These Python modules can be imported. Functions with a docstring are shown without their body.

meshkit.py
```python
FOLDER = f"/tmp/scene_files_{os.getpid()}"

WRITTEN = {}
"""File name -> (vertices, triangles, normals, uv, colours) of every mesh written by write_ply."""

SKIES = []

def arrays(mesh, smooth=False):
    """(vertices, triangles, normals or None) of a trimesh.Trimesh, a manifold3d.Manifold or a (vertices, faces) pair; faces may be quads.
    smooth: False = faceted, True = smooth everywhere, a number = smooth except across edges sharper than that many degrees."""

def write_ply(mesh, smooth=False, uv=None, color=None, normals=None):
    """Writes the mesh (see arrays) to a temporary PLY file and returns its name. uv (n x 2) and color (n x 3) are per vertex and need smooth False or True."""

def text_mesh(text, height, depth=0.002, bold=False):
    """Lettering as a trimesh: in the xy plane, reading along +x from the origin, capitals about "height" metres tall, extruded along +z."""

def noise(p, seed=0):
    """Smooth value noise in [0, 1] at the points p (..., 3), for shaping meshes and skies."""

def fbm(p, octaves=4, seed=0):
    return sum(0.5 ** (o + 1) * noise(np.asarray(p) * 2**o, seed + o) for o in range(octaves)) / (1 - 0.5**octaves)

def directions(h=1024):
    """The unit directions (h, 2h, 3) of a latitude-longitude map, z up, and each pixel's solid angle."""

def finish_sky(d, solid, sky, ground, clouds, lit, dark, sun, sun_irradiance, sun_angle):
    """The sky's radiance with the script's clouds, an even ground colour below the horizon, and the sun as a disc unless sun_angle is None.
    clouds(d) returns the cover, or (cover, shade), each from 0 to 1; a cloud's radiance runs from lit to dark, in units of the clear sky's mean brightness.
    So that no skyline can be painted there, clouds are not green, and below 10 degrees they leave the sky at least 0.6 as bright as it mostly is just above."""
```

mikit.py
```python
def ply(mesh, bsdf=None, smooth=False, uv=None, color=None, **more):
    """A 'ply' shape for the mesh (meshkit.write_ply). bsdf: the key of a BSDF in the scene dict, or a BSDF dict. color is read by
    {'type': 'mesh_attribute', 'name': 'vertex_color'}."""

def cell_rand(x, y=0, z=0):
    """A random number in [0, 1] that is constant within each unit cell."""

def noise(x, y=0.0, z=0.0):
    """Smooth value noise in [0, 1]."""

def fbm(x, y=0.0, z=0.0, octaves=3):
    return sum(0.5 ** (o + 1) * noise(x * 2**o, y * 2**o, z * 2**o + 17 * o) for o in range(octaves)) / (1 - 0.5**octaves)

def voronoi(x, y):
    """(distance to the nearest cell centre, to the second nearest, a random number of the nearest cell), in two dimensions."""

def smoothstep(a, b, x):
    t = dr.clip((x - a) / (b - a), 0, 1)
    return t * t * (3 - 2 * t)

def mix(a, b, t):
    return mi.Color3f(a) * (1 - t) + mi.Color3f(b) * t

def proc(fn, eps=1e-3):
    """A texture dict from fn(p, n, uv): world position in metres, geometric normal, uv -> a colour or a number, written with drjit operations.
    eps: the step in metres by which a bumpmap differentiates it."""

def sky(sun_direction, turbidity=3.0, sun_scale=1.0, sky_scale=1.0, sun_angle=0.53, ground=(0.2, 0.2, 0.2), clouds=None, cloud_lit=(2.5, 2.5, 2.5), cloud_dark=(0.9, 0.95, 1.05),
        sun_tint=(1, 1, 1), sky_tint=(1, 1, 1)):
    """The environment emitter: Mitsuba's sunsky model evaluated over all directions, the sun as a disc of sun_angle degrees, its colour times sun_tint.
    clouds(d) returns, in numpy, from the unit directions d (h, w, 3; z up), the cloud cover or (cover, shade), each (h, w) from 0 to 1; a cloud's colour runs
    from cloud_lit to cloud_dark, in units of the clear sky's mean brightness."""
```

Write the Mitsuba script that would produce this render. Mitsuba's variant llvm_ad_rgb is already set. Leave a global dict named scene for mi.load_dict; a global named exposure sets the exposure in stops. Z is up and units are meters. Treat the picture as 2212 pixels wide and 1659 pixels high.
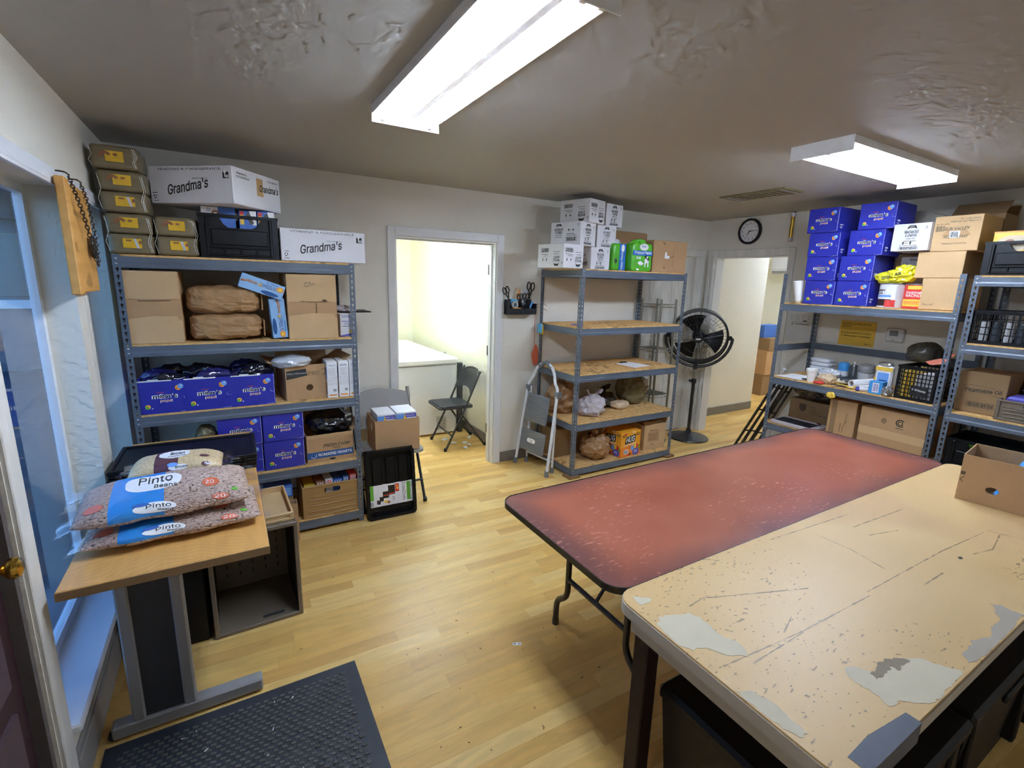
import math, random
import numpy as np, trimesh, drjit as dr, mitsuba as mi, mikit, meshkit
from mikit import noise, voronoi, cell_rand, smoothstep, mix
from shapely.geometry import Polygon, Point, box as sbox
from trimesh.transformations import rotation_matrix

T = mi.ScalarTransform4f
scene, labels = {}, {}
def fbm(x, y=0.0, z=0.0, octaves=2): return mikit.fbm(x, y, z, octaves)
random.seed(7)
rng = np.random.default_rng(7)

# ------------------------------------------------------------------ camera, sky, exposure
YAW, PITCH, ROLL, FOCAL = math.radians(-30.633), math.radians(-11.9586), math.radians(1.5862), 1043.22
EYE = np.array([-4.8116, -3.8353, 1.6998])
_f = np.array([-math.sin(YAW) * math.cos(PITCH), math.cos(YAW) * math.cos(PITCH), math.sin(PITCH)])
_r = np.array([math.cos(YAW), math.sin(YAW), 0.0])
_u = np.cross(_r, _f)
_up = -math.sin(ROLL) * _r + math.cos(ROLL) * _u
scene['camera'] = {'type': 'perspective', 'fov_axis': 'x', 'fov': math.degrees(2 * math.atan(1106 / FOCAL)),
                   'near_clip': 0.02, 'far_clip': 200.0,
                   'to_world': T().look_at(origin=EYE.tolist(), target=(EYE + _f).tolist(), up=_up.tolist())}
scene['sky'] = mikit.sky((0.3, 0.8, 0.25), turbidity=3.0, sun_scale=0.0, sky_scale=5.0, sky_tint=(0.52, 0.82, 1.30), ground=(0.12, 0.13, 0.15))
exposure = 1.92
TUBE = 17.0            # radiance of the fluorescent tubes
TUBE_COLOR = (0.85, 1.0, 1.24)

# ------------------------------------------------------------------ helpers: materials
def lin(c):
    if isinstance(c, str):
        c = [int(c[i:i + 2], 16) / 255 for i in (1, 3, 5)]
    return [x / 12.92 if x < 0.04045 else ((x + 0.055) / 1.055) ** 2.4 for x in c]

def bsdf(name, tex, rough=0.6, metal=0.0, spec=0.5, bump=None, bscale=0.002, beps=1e-3, **kw):
    b = {'type': 'principled', 'base_color': tex, 'roughness': rough, 'metallic': metal, 'specular': spec, **kw}
    if bump is not None:
        b = {'type': 'bumpmap', 'height': mikit.proc(bump, eps=beps), 'scale': bscale, 'inner': b}
    scene['m_' + name] = {'type': 'twosided', 'inner': b}

def M(name, c, rough=0.6, metal=0.0, spec=0.5, **kw):
    bsdf(name, {'type': 'rgb', 'value': lin(c)}, rough, metal, spec, **kw)

def mottled(name, c, amp=0.12, scale=14.0, rough=0.75, stretch=(1, 1, 1), spec=0.3, **kw):
    c = np.array(lin(c))
    a, b = (c * (1 - amp)).tolist(), (c * (1 + amp)).tolist()
    sx, sy, sz = stretch
    bsdf(name, mikit.proc(lambda p, n, uv: mix(a, b, fbm(p.x * scale * sx, p.y * scale * sy, p.z * scale * sz))), rough, 0.0, spec, **kw)

# ------------------------------------------------------------------ helpers: meshes
cat = trimesh.util.concatenate

def tri(v, f):
    return trimesh.Trimesh(np.asarray(v, float), np.asarray(f), process=False)

def box(x0, y0, z0, x1, y1, z1, c=0.0):
    x0, x1 = min(x0, x1), max(x0, x1); y0, y1 = min(y0, y1), max(y0, y1); z0, z1 = min(z0, z1), max(z0, z1)
    if c <= 0:
        m = trimesh.creation.box((x1 - x0, y1 - y0, z1 - z0))
        m.apply_translation(((x0 + x1) / 2, (y0 + y1) / 2, (z0 + z1) / 2))
        return m
    c = min(c, (x1 - x0) / 2.2, (y1 - y0) / 2.2, (z1 - z0) / 2.2)
    pts = []
    for sx in (0, 1):
        for sy in (0, 1):
            for sz in (0, 1):
                for k in range(3):
                    d = [c, c, c]; d[k] = 0
                    pts.append([(x1 - d[0]) if sx else (x0 + d[0]), (y1 - d[1]) if sy else (y0 + d[1]), (z1 - d[2]) if sz else (z0 + d[2])])
    return trimesh.convex.convex_hull(np.array(pts))

def mv(m, x=0, y=0, z=0):
    m = m.copy(); m.apply_translation((x, y, z)); return m

def rot(m, deg, axis, about=(0, 0, 0)):
    m = m.copy(); m.apply_transform(rotation_matrix(math.radians(deg), axis, about)); return m

def xf(m, A):
    m = m.copy(); m.apply_transform(A); return m

def frame(x, y, z, deg=0.0, pitch=0.0, roll=0.0):
    A = rotation_matrix(math.radians(deg), (0, 0, 1))
    if pitch: A = A @ rotation_matrix(math.radians(pitch), (1, 0, 0))
    if roll: A = A @ rotation_matrix(math.radians(roll), (0, 1, 0))
    A[:3, 3] = (x, y, z)
    return A

def prism(pts, h, z0=0.0):
    g = pts if hasattr(pts, 'geom_type') else Polygon(pts)
    if not g.is_valid: g = g.buffer(0)
    gs = getattr(g, 'geoms', [g])
    return mv(cat([trimesh.creation.extrude_polygon(q, h, engine='earcut') for q in gs]), 0, 0, z0)

def tube(pts, r, n=10, closed=False, caps=True):
    pts = np.asarray(pts, float)
    k = len(pts)
    rr = np.full(k, r) if np.isscalar(r) else np.asarray(r, float)
    if closed:
        tg = np.roll(pts, -1, 0) - np.roll(pts, 1, 0)
    else:
        tg = np.gradient(pts, axis=0)
    tg /= np.linalg.norm(tg, axis=1, keepdims=True) + 1e-12
    nrm = np.cross(tg[0], [0, 0, 1.0])
    if np.linalg.norm(nrm) < 1e-3: nrm = np.cross(tg[0], [1.0, 0, 0])
    nrm /= np.linalg.norm(nrm)
    ring, th = [], np.arange(n) * 2 * np.pi / n
    for i in range(k):
        nrm = nrm - tg[i] * (nrm @ tg[i]); nrm /= np.linalg.norm(nrm) + 1e-12
        b = np.cross(tg[i], nrm)
        ring.append(pts[i] + rr[i] * (np.cos(th)[:, None] * nrm + np.sin(th)[:, None] * b))
    v = np.vstack(ring); f = []
    for i in range(k if closed else k - 1):
        j = (i + 1) % k
        for a in range(n):
            b = (a + 1) % n
            f += [[i * n + a, i * n + b, j * n + b], [i * n + a, j * n + b, j * n + a]]
    if not closed and caps:
        v = np.vstack([v, pts[0], pts[-1]])
        for a in range(n):
            b = (a + 1) % n
            f += [[k * n, b, a], [k * n + 1, (k - 1) * n + a, (k - 1) * n + b]]
    return tri(v, f)

def bend(pts, r=0.03, n=5):
    """Polyline with rounded corners."""
    pts = [np.asarray(p, float) for p in pts]
    out = [pts[0]]
    for i in range(1, len(pts) - 1):
        a, b, c = pts[i - 1], pts[i], pts[i + 1]
        d0, d1 = min(r, np.linalg.norm(a - b) * .45), min(r, np.linalg.norm(c - b) * .45)
        p0, p1 = b + (a - b) / np.linalg.norm(a - b) * d0, b + (c - b) / np.linalg.norm(c - b) * d1
        for t in np.linspace(0, 1, n):
            out.append((1 - t) ** 2 * p0 + 2 * t * (1 - t) * b + t * t * p1)
    out.append(pts[-1])
    return np.array(out)

def lathe(prof, n=28):
    return trimesh.creation.revolve(np.asarray(prof, float), sections=n)

def arc(cx, cy, r, a0, a1, n=16, ry=None):
    t = np.radians(np.linspace(a0, a1, n)); ry = r if ry is None else ry
    return [(cx + r * math.cos(a), cy + ry * math.sin(a)) for a in t]

def rrect(x0, y0, x1, y1, r, n=5):
    r = min(r, (x1 - x0) / 2.02, (y1 - y0) / 2.02)
    return (arc(x1 - r, y1 - r, r, 0, 90, n) + arc(x0 + r, y1 - r, r, 90, 180, n) + arc(x0 + r, y0 + r, r, 180, 270, n) + arc(x1 - r, y0 + r, r, 270, 360, n))

def blob(a, b, c, e=2.6, sub=3, seed=0, amp=0.0, freq=9.0, flat=None):
    """Superellipsoid with crumpled noise; flat: the height below which it is cut level (a bag sitting on a shelf)."""
    m = trimesh.creation.icosphere(subdivisions=sub)
    v = np.array(m.vertices)
    s = (np.abs(v) ** e).sum(1) ** (-1 / e)
    v = v * s[:, None] * [a, b, c]
    if amp:
        nv = meshkit.fbm(v * freq + seed * 7.3, 3, seed) - .5
        rg = np.abs(meshkit.noise(v * freq * 2.3 + seed * 3.1, seed + 5) - .5) * 2
        d = v / (np.linalg.norm(v, axis=1, keepdims=True) + 1e-9)
        v = v + d * ((nv * 1.6 - rg * .7 + .2) * amp)[:, None]
    if flat is not None:
        v[:, 2] = np.maximum(v[:, 2], flat)
    return tri(v, m.faces)

# ------------------------------------------------------------------ helpers: names, things, parts
_count = {}
def num(k):
    n = _count.get(k, -1) + 1; _count[k] = n
    return k if n == 0 else f'{k}_{n:03d}'

def ply(mesh, mat, smooth=False):
    return mikit.ply(mesh, 'm_' + mat, smooth=smooth)

def struct(key, mesh, mat, smooth=False, label=None):
    scene[key] = ply(mesh, mat, smooth); _count[key] = 0
    labels[key] = {'kind': 'structure'}
    if label: labels[key]['label'] = label
    return key

def part(parent, name, mesh, mat, smooth=False, label=None, kind=None, to=None):
    key = num(parent + '__' + name)
    d = ply(mesh, mat, smooth) if not isinstance(mesh, dict) else dict(mesh)
    if to is not None: d['to_world'] = T(to.tolist())
    scene[key] = d
    if label or kind:
        labels[key] = {k: v for k, v in (('label', label), ('kind', kind)) if v}
    return key

class Kit:
    """The parts of one kind of thing in its own frame (x to the right, y away from the viewer, z up); place() adds one copy."""
    def __init__(self): self.items, self.cnt = [], {}
    def add(self, name, mesh, mat, smooth=False, label=None, under=None, kind=None, emit=None):
        path = (under + '__' if under else '') + name
        n = self.cnt.get(path, -1) + 1; self.cnt[path] = n
        if n: path += f'_{n:03d}'
        d = ply(mesh, mat, smooth)
        if emit: d['emitter'] = {'type': 'area', 'radiance': {'type': 'rgb', 'value': emit}}
        self.items.append((path, d, label, kind))
        return path
    def place(self, name, label, category, A=None, group=None, kind=None, skip=()):
        key = num(name)
        labels[key] = {'label': label, 'category': category}
        if group: labels[key]['group'] = group
        if kind: labels[key]['kind'] = kind
        for path, d, lb, kd in self.items:
            if path in skip: continue
            d = dict(d)
            if A is not None: d['to_world'] = T(A.tolist())
            k = key + '__' + path if path else key
            scene[k] = d
            if (lb or kd) and path:
                labels[k] = {a: b for a, b in (('label', lb), ('kind', kd)) if b}
        return key

def solo(name, label, category, mesh, mat, A=None, group=None, smooth=False, kind=None):
    k = Kit(); k.items.append(('', ply(mesh, mat, smooth), None, None))
    return k.place(name, label, category, A, group, kind)

_text = {}
def text(s, h, bold=False):
    if (s, bold) not in _text:
        _text[(s, bold)] = meshkit.text_mesh(s, 1.0, depth=1.0, bold=bold)
    m = _text[(s, bold)].copy(); m.apply_scale((h, h, 1)); return m

def face(which, w, d, h, eps=0.0002):
    o, x, y, z = {'front': ((0, 0, 0), (1, 0, 0), (0, 0, 1), (0, -1, 0)), 'left': ((0, d, 0), (0, -1, 0), (0, 0, 1), (-1, 0, 0)),
                  'right': ((w, 0, 0), (0, 1, 0), (0, 0, 1), (1, 0, 0)), 'top': ((0, 0, h), (1, 0, 0), (0, 1, 0), (0, 0, 1))}[which]
    A = np.eye(4); A[:3, 0], A[:3, 1], A[:3, 2] = x, y, z
    A[:3, 3] = np.array(o) + np.array(z) * eps
    return A

class Print:
    """Flat print on a face: polygons and lettering in metres from the face's lower left corner, one mesh for each part name and colour."""
    def __init__(self, kit, A, under=None, flip=None): self.kit, self.A, self.under, self.m, self.flip = kit, A, under, {}, flip
    def _add(self, mat, name, m, layer):
        t = 0.0003 * (layer + 1)
        v = np.array(m.vertices); v[:, 2] = np.where(v[:, 2] > v[:, 2].mean(), t, 0); m = tri(v, m.faces)
        if self.flip: m = xf(m, rotation_matrix(math.pi, (0, 0, 1), (*self.flip, 0)))
        self.m.setdefault((name, mat), []).append(xf(m, self.A)); return self
    def poly(self, mat, pts, layer=0, name='printed_patch'): return self._add(mat, name, prism(pts, 1.0), layer)
    def rect(self, mat, x0, y0, x1, y1, layer=0, name='printed_patch'): return self._add(mat, name, box(x0, y0, 0, x1, y1, 1), layer)
    def ell(self, mat, x, y, rx, ry=None, layer=0, name='printed_patch'): return self.poly(mat, arc(x, y, rx, 0, 350, 28, ry), layer, name)
    def ring(self, mat, x, y, r0, r1, a0=0, a1=360, layer=0, name='printed_patch'):
        return self.poly(mat, arc(x, y, r1, a0, a1, 24) + arc(x, y, r0, a1, a0, 24), layer, name)
    def line(self, mat, pts, w=0.002, layer=0, name='printed_patch'):
        from shapely.geometry import LineString
        return self.poly(mat, LineString(pts).buffer(w / 2, cap_style=2), layer, name)
    def text(self, mat, s, x, y, h, anchor='c', bold=False, slant=0.0, deg=0.0, stretch=1.0, layer=1, width=None, name='lettering'):
        m = text(s, h, bold); lo, hi = m.bounds
        if width: stretch = width / (hi[0] - lo[0])
        A = np.eye(4); A[0, 0] = stretch; A[0, 1] = slant
        m = xf(m, A); lo, hi = m.bounds
        ax = {'l': lo[0], 'c': (lo[0] + hi[0]) / 2, 'r': hi[0]}[anchor]
        m = mv(m, -ax, 0, 0)
        if deg: m = rot(m, deg, (0, 0, 1))
        return self._add(mat, name, mv(m, x, y, 0), layer)
    def bars(self, mat, x0, y0, x1, y1, n=16, layer=1, name='barcode', seed=1):
        r = random.Random(seed); x = x0; st = (x1 - x0) / n
        for i in range(n):
            w = st * r.uniform(.3, .75); self._add(mat, name, box(x, y0, 0, x + w, y1, 1), layer); x += st
        return self
    def outline(self, mat, x0, y0, x1, y1, w=0.002, layer=0, name='printed_patch'):
        p = Polygon(sbox(x0, y0, x1, y1).exterior, [sbox(x0 + w, y0 + w, x1 - w, y1 - w).exterior.coords])
        return self.poly(mat, p, layer, name)
    def done(self):
        for (name, mat), ms in self.m.items(): self.kit.add(name, cat(ms), mat, under=self.under)

def carton(w, d, h, mat, c=0.003, tape=None, name='body'):
    k = Kit(); k.add(name, box(0, 0, 0, w, d, h, c), mat)
    if tape:
        k.add('packing_tape', cat([box(w / 2 - .025, -.0006, h * .72, w / 2 + .025, d, h + .0006), ]) if tape == 'y' else box(-.0006, d / 2 - .025, h * .75, w + .0006, d / 2 + .025, h + .0006), 'clear_tape')
    return k

def open_carton(w, d, h, mat, inside=None, t=0.004, flaps=(), hole=None):
    """Open box: panel parts and bottom; flaps: (side, length, angle from upright in degrees, outwards positive)."""
    k = Kit()
    def wall(poly, A): return xf(prism(poly, t), A)
    fr = Polygon(sbox(0, 0, w, h))
    if hole: fr = fr.difference(Point(hole[0], hole[1]).buffer(hole[2]) if len(hole) == 3 else Polygon(arc(hole[0], hole[1], hole[2], 0, 350, 20, hole[3])))
    k.add('front_panel', wall(fr, face('front', w, d, h, -t)), mat)
    k.add('back_panel', box(0, d - t, 0, w, d, h), mat)
    k.add('side_panel', box(0, t, 0, t, d - t, h), mat); k.add('side_panel', box(w - t, t, 0, w, d - t, h), mat)
    k.add('bottom', box(t, t, 0, w - t, d - t, t), mat)
    for side, L, deg in flaps:
        if side in ('front', 'back'):
            m = box(0.004, 0, 0, w - .004, t * .8, L); m = rot(m, deg if side == 'front' else -deg, (1, 0, 0)); m = mv(m, 0, 0 if side == 'front' else d - t, h)
        else:
            m = box(0, .004, 0, t * .8, d - .004, L); m = rot(m, -deg if side == 'left' else deg, (0, 1, 0)); m = mv(m, 0 if side == 'left' else w - t, 0, h)
        k.add('flap', m, mat)
    return k

# ------------------------------------------------------------------ materials
_plaster = lambda p, n, uv: fbm(p.x * 55, p.y * 55, p.z * 55) + .8 * smoothstep(.52, .62, noise(p.x * 38, p.y * 38 + 9, p.z * 38))
_knock = lambda p, n, uv: smoothstep(.55, .66, fbm(p.x * 26, p.y * 26, p.z * 26)) + .35 * noise(p.x * 120, p.y * 120, p.z * 120)
def wall_mat(name, c, amp=.05):
    c = np.array(lin(c)); a, b = (c * (1 - amp)).tolist(), (c * (1 + amp)).tolist()
    bsdf(name, mikit.proc(lambda p, n, uv: mix(a, b, noise(p.x * 2.3, p.y * 2.3, p.z * 2.3))), .62, bump=_plaster, bscale=.0022, beps=2e-3)
wall_mat('wall', '#d9d5c9'); wall_mat('wall_cream', '#ecead6', .03)
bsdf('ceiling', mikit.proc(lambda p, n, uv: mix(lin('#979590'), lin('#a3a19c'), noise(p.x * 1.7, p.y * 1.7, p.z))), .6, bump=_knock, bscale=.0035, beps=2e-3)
M('trim', '#d5d6d6', .4); M('trim_lit', '#dcdfe4', .35)  # trim_lit: paler, bluer copy of trim, daylight tint put into its colour
mottled('old_white_paint', '#d4d2cb', .14, 9, .45, (3, 3, .7))
M('cove_base', '#6e6a62', .55); M('baseboard_grey', '#8f8d8a', .5)
PL = ['#dab267', '#d4aa60', '#deb972', '#d0a55a', '#d7ae64', '#cda25c', '#dfbb75']
def plank_mat(i, c):
    c = np.array(lin(c)); a, b, k = (c * .93).tolist(), (c * 1.05).tolist(), (c * .72).tolist()
    def fn(p, n, uv):
        g = fbm(p.x * 5 + i * 11, p.y * 45 + 3 * noise(p.x * 3, p.y * 9), i * 3.0, 3)
        col = mix(a, b, smoothstep(.2, .8, g))
        return mix(col, k, .25 * smoothstep(.78, .9, noise(p.x * 9, p.y * 120, i)))
    bsdf(f'plank_{i}', mikit.proc(fn), .38, spec=.45)
for _i, _c in enumerate(PL): plank_mat(_i, _c)
M('subfloor', '#6e5226', .8)
bsdf('steel_blue', mikit.proc(lambda p, n, uv: mix(lin('#4c5663'), lin('#5b6674'), noise(p.x * 12, p.y * 12, p.z * 12))), .42, 0, .5)
M('steel_dark', '#2b313a', .5); M('rivet', '#c9ced4', .25, .9)
def board(p, n, uv):
    g = fbm(p.x * 60, p.y * 60, p.z * 60, 3)
    col = mix(lin('#bd945c'), lin('#d6b078'), smoothstep(.25, .75, g))
    st = smoothstep(.56, .66, fbm(p.x * 5, p.y * 9, p.z * 5)) * smoothstep(.45, .6, noise(p.x * 30, p.y * 40, p.z))
    return mix(col, lin('#6b4a2a'), .55 * st)
bsdf('particle_board', mikit.proc(board), .7, spec=.25)
def card_mat(name, c, amp=.07):
    c = np.array(lin(c)); a, b = (c * (1 - amp)).tolist(), (c * (1 + amp)).tolist()
    bsdf(name, mikit.proc(lambda p, n, uv: mix(a, b, .7 * noise(p.x * 9, p.y * 9, p.z * 9) + .3 * noise(p.x * 160, p.y * 160, p.z * 30))), .8, spec=.2)
card_mat('card', '#b49069'); card_mat('card_light', '#c8a77c'); card_mat('card_dark', '#8a6f50'); card_mat('card_inside', '#a9896a')
mottled('kraft_sack', '#a27d55', .12, 20, .55); mottled('kraft_grey', '#75694f', .12, 25, .3, spec=.5)
M('shrink_film', '#d8d4c8', .08, spec_trans=0.0)
M('white_card', '#dcdce0', .5); M('white_paper', '#e6e6e8', .65); M('ink', '#20211f', .6); M('ink_soft', '#4b4a46', .6); M('ink_brown', '#4d3a26', .7)
M('clear_tape', '#bb986a', .2); M('grey_tape_print', '#a9a99f', .4)
M('candy_blue', '#292e9c', .4); M('candy_blue_dark', '#151a4e', .3); M('bag_foil', '#11131f', .16, spec=.8); M('bag_foil_violet', '#23235a', .18, spec=.8); M('white_print', '#f0f0f0', .5)
M('orange_print', '#e59440', .5); M('sky_print', '#6ea0e0', .5); M('yellow_print', '#e9c34a', .5); M('green_print', '#5fa838', .5); M('red_print', '#d23a33', .5); M('pink_print', '#dfa7b5', .5)
M('label_yellow', '#d9ad2c', .3); M('label_brown', '#8d5a3c', .4); M('label_silver', '#c3c4c6', .25)
M('light_blue_card', '#8fbbe4', .4); M('navy_print', '#1f4f8e', .45); M('blue_box', '#3a66b4', .4); M('violet_print', '#5a55b0', .4)
M('black_plastic', '#050608', .42, spec=.22); M('black_plastic_soft', '#121316', .55, spec=.3); M('charcoal', '#2c2f34', .5); M('grey_plastic', '#8c8c8c', .45); M('dark_grey_plastic', '#666a70', .5)
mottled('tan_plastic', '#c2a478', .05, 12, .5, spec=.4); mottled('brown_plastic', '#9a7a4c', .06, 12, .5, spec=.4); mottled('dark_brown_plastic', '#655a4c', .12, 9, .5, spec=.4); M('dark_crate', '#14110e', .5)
M('dark_leg', '#1e1011', .6, spec=.2); M('tote_black', '#07080c', .5, spec=.25); M('black_metal', '#151617', .35, spec=.6); M('brass', '#c9a24a', .18, 1.0); M('chrome', '#a3a59f', .25, .95); M('steel_hook', '#4a4540', .35, .8)
M('white_metal', '#dde0e4', .3); M('lamp_white', '#eef0f4', .35); M('appliance', '#dfe0e2', .3); M('appliance_top', '#ecece8', .3)
M('orange_plastic', '#cf6a4a', .4); M('blue_plastic', '#3f8fd0', .35); M('sponge_blue', '#66b2d8', .8); M('sponge_yellow', '#e2b72f', .9)
M('green_bag', '#57b52c', .28, spec=.6); M('blue_band', '#2f6fc0', .35); M('clear_bag', '#c9ccd2', .12, spec=.7); M('white_bag', '#bdb4b8', .3)
mottled('brown_bag', '#96714d', .12, 15, .3, spec=.6); M('dark_bag', '#2c2a22', .4); M('olive_bag', '#6b6244', .4); M('black_bag', '#0f1014', .2, spec=.8)
M('hug_orange', '#eaa22c', .4); M('hug_orange_deep', '#ea7f2c', .4); M('yellow_bag', '#ddd42f', .3); M('gold', '#b89435', .25, .7)
M('wood_block', '#7a5a36', .8); M('thermo', '#c9cac8', .5); M('screen_grey', '#6c7270', .4); M('sign_yellow', '#dbb23a', .6); M('foam_cup', '#efefec', .6)
M('foil', '#b9bcc0', .25, .9); M('beige_bag', '#cfb796', .5); M('can_metal', '#a7acb2', .25, .9); M('tape_grey', '#474b55', .5); M('edge_black', '#15130f', .4); M('laminate_core', '#a99f90', .8)
M('bare_white', '#c8bda4', .65); M('bare_brown', '#8b7f6c', .8); M('pavement', '#3d444e', .9); M('stucco', '#5f6873', .9); M('dark_door', '#101218', .5)
M('chair_grey', '#8e8a85', .5); M('bean_band_blue', '#2f86d2', .16, spec=.7); M('rice_band', '#55353f', .16, spec=.7); scene['m_bag_seam'] = {'type': 'thindielectric'}
M('maroon_door', '#2c1a1e', .4); M('maroon_light', '#43343a', .45); M('weather_strip', '#4c4644', .7)
def wood(p, n, uv):
    g = fbm(p.x * 30, p.y * 3, p.z * 30 + 2 * noise(p.y * 2), 3)
    return mix(mix(lin('#b8823f'), lin('#d6a25a'), g), lin('#6b4520'), .5 * smoothstep(.7, .8, noise(p.y * 9, p.z * 14)))
bsdf('hung_wood', mikit.proc(wood), .6)
def oak(p, n, uv):
    x, y = p.x + 5.03, p.y + 1.55
    w = .035 * fbm(p.x * 7, p.y * 4, 0.0) * 2
    g = .5 + .5 * dr.sin((y * 1.0 + w * 3 + .9 * x * x) * 260)
    return mix(mix(lin('#d3a15c'), lin('#c08c48'), .35 * smoothstep(.45, .95, g)), lin('#b9864a'), .5 * fbm(p.x * 60, p.y * 8, 0.0))
bsdf('oak_laminate', mikit.proc(oak), .4)
def beans(c0, c1, dark, f):
    def cells(p): return voronoi((p.x + .4 * p.z) * f + .35 * noise(p.x * f, p.y * f, p.z * f), (p.y * .75 + p.z * .9) * f * 1.5)
    def col(p, n, uv):
        a, b, r = cells(p)
        return mix(mix(lin(c0), lin(c1), r), lin(dark), smoothstep(.55, .82, a))
    def hgt(p, n, uv):
        a, b, r = cells(p)
        return 1 - smoothstep(.1, .75, a)
    return col, hgt
_c, _h = beans('#a88a7b', '#c7ae9f', '#4c3a33', 105); bsdf('pinto', mikit.proc(_c), .22, spec=.7, bump=_h, bscale=.0035, beps=8e-4)
_c, _h = beans('#cfb383', '#e2cda4', '#a88b5c', 190); bsdf('rice', mikit.proc(_c), .2, spec=.7, bump=_h, bscale=.0006, beps=5e-4)
def red_top(p, n, uv):
    m = mix(lin('#944f3a'), lin('#a25f49'), fbm(p.x * 5, p.y * 5, 0.0))
    e = dr.minimum(dr.minimum(p.x + 3.83, -1.36 - p.x), dr.minimum(p.y + 2.90, -2.09 - p.y))
    worn = (1 - smoothstep(.0, .20, e + .10 * (fbm(p.x * 4, p.y * 4, 3.0) - .3))) * .8
    m = mix(m, lin('#4d3537'), worn)
    sc = smoothstep(.80, .9, noise(p.x * 40 + p.y * 60, p.y * 150 - p.x * 20)) * smoothstep(.55, .7, noise(p.x * 3, p.y * 3, 4.0))
    return mix(m, lin('#d79a86'), .35 * sc)
bsdf('red_laminate', mikit.proc(red_top), .36, spec=.45)
SCR = [[(-3.804, -3.218), (-3.494, -3.243), (-3.144, -3.254)], [(-3.727, -3.248), (-3.499, -3.246)], [(-3.13, -3.241), (-2.6, -3.252), (-2.268, -3.274)], [(-3.636, -3.007), (-3.281, -3.14)],
       [(-2.898, -2.966), (-2.895, -3.083), (-2.927, -3.202)], [(-3.547, -3.22), (-3.465, -3.193)], [(-2.918, -3.313), (-2.775, -3.314)], [(-3.646, -3.129), (-3.598, -3.132)], [(-3.691, -3.018), (-3.632, -3.012)],
       [(-2.711, -3.064), (-2.562, -3.1)], [(-2.232, -3.313), (-2.406, -3.34), (-2.516, -3.318)], [(-2.224, -3.276), (-2.195, -3.373)], [(-3.468, -2.851), (-3.399, -2.896)], [(-3.243, -3.465), (-3.22, -3.468)], [(-3.1, -2.9), (-2.6, -2.93)], [(-2.7, -3.0), (-2.3, -3.02)]]
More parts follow.
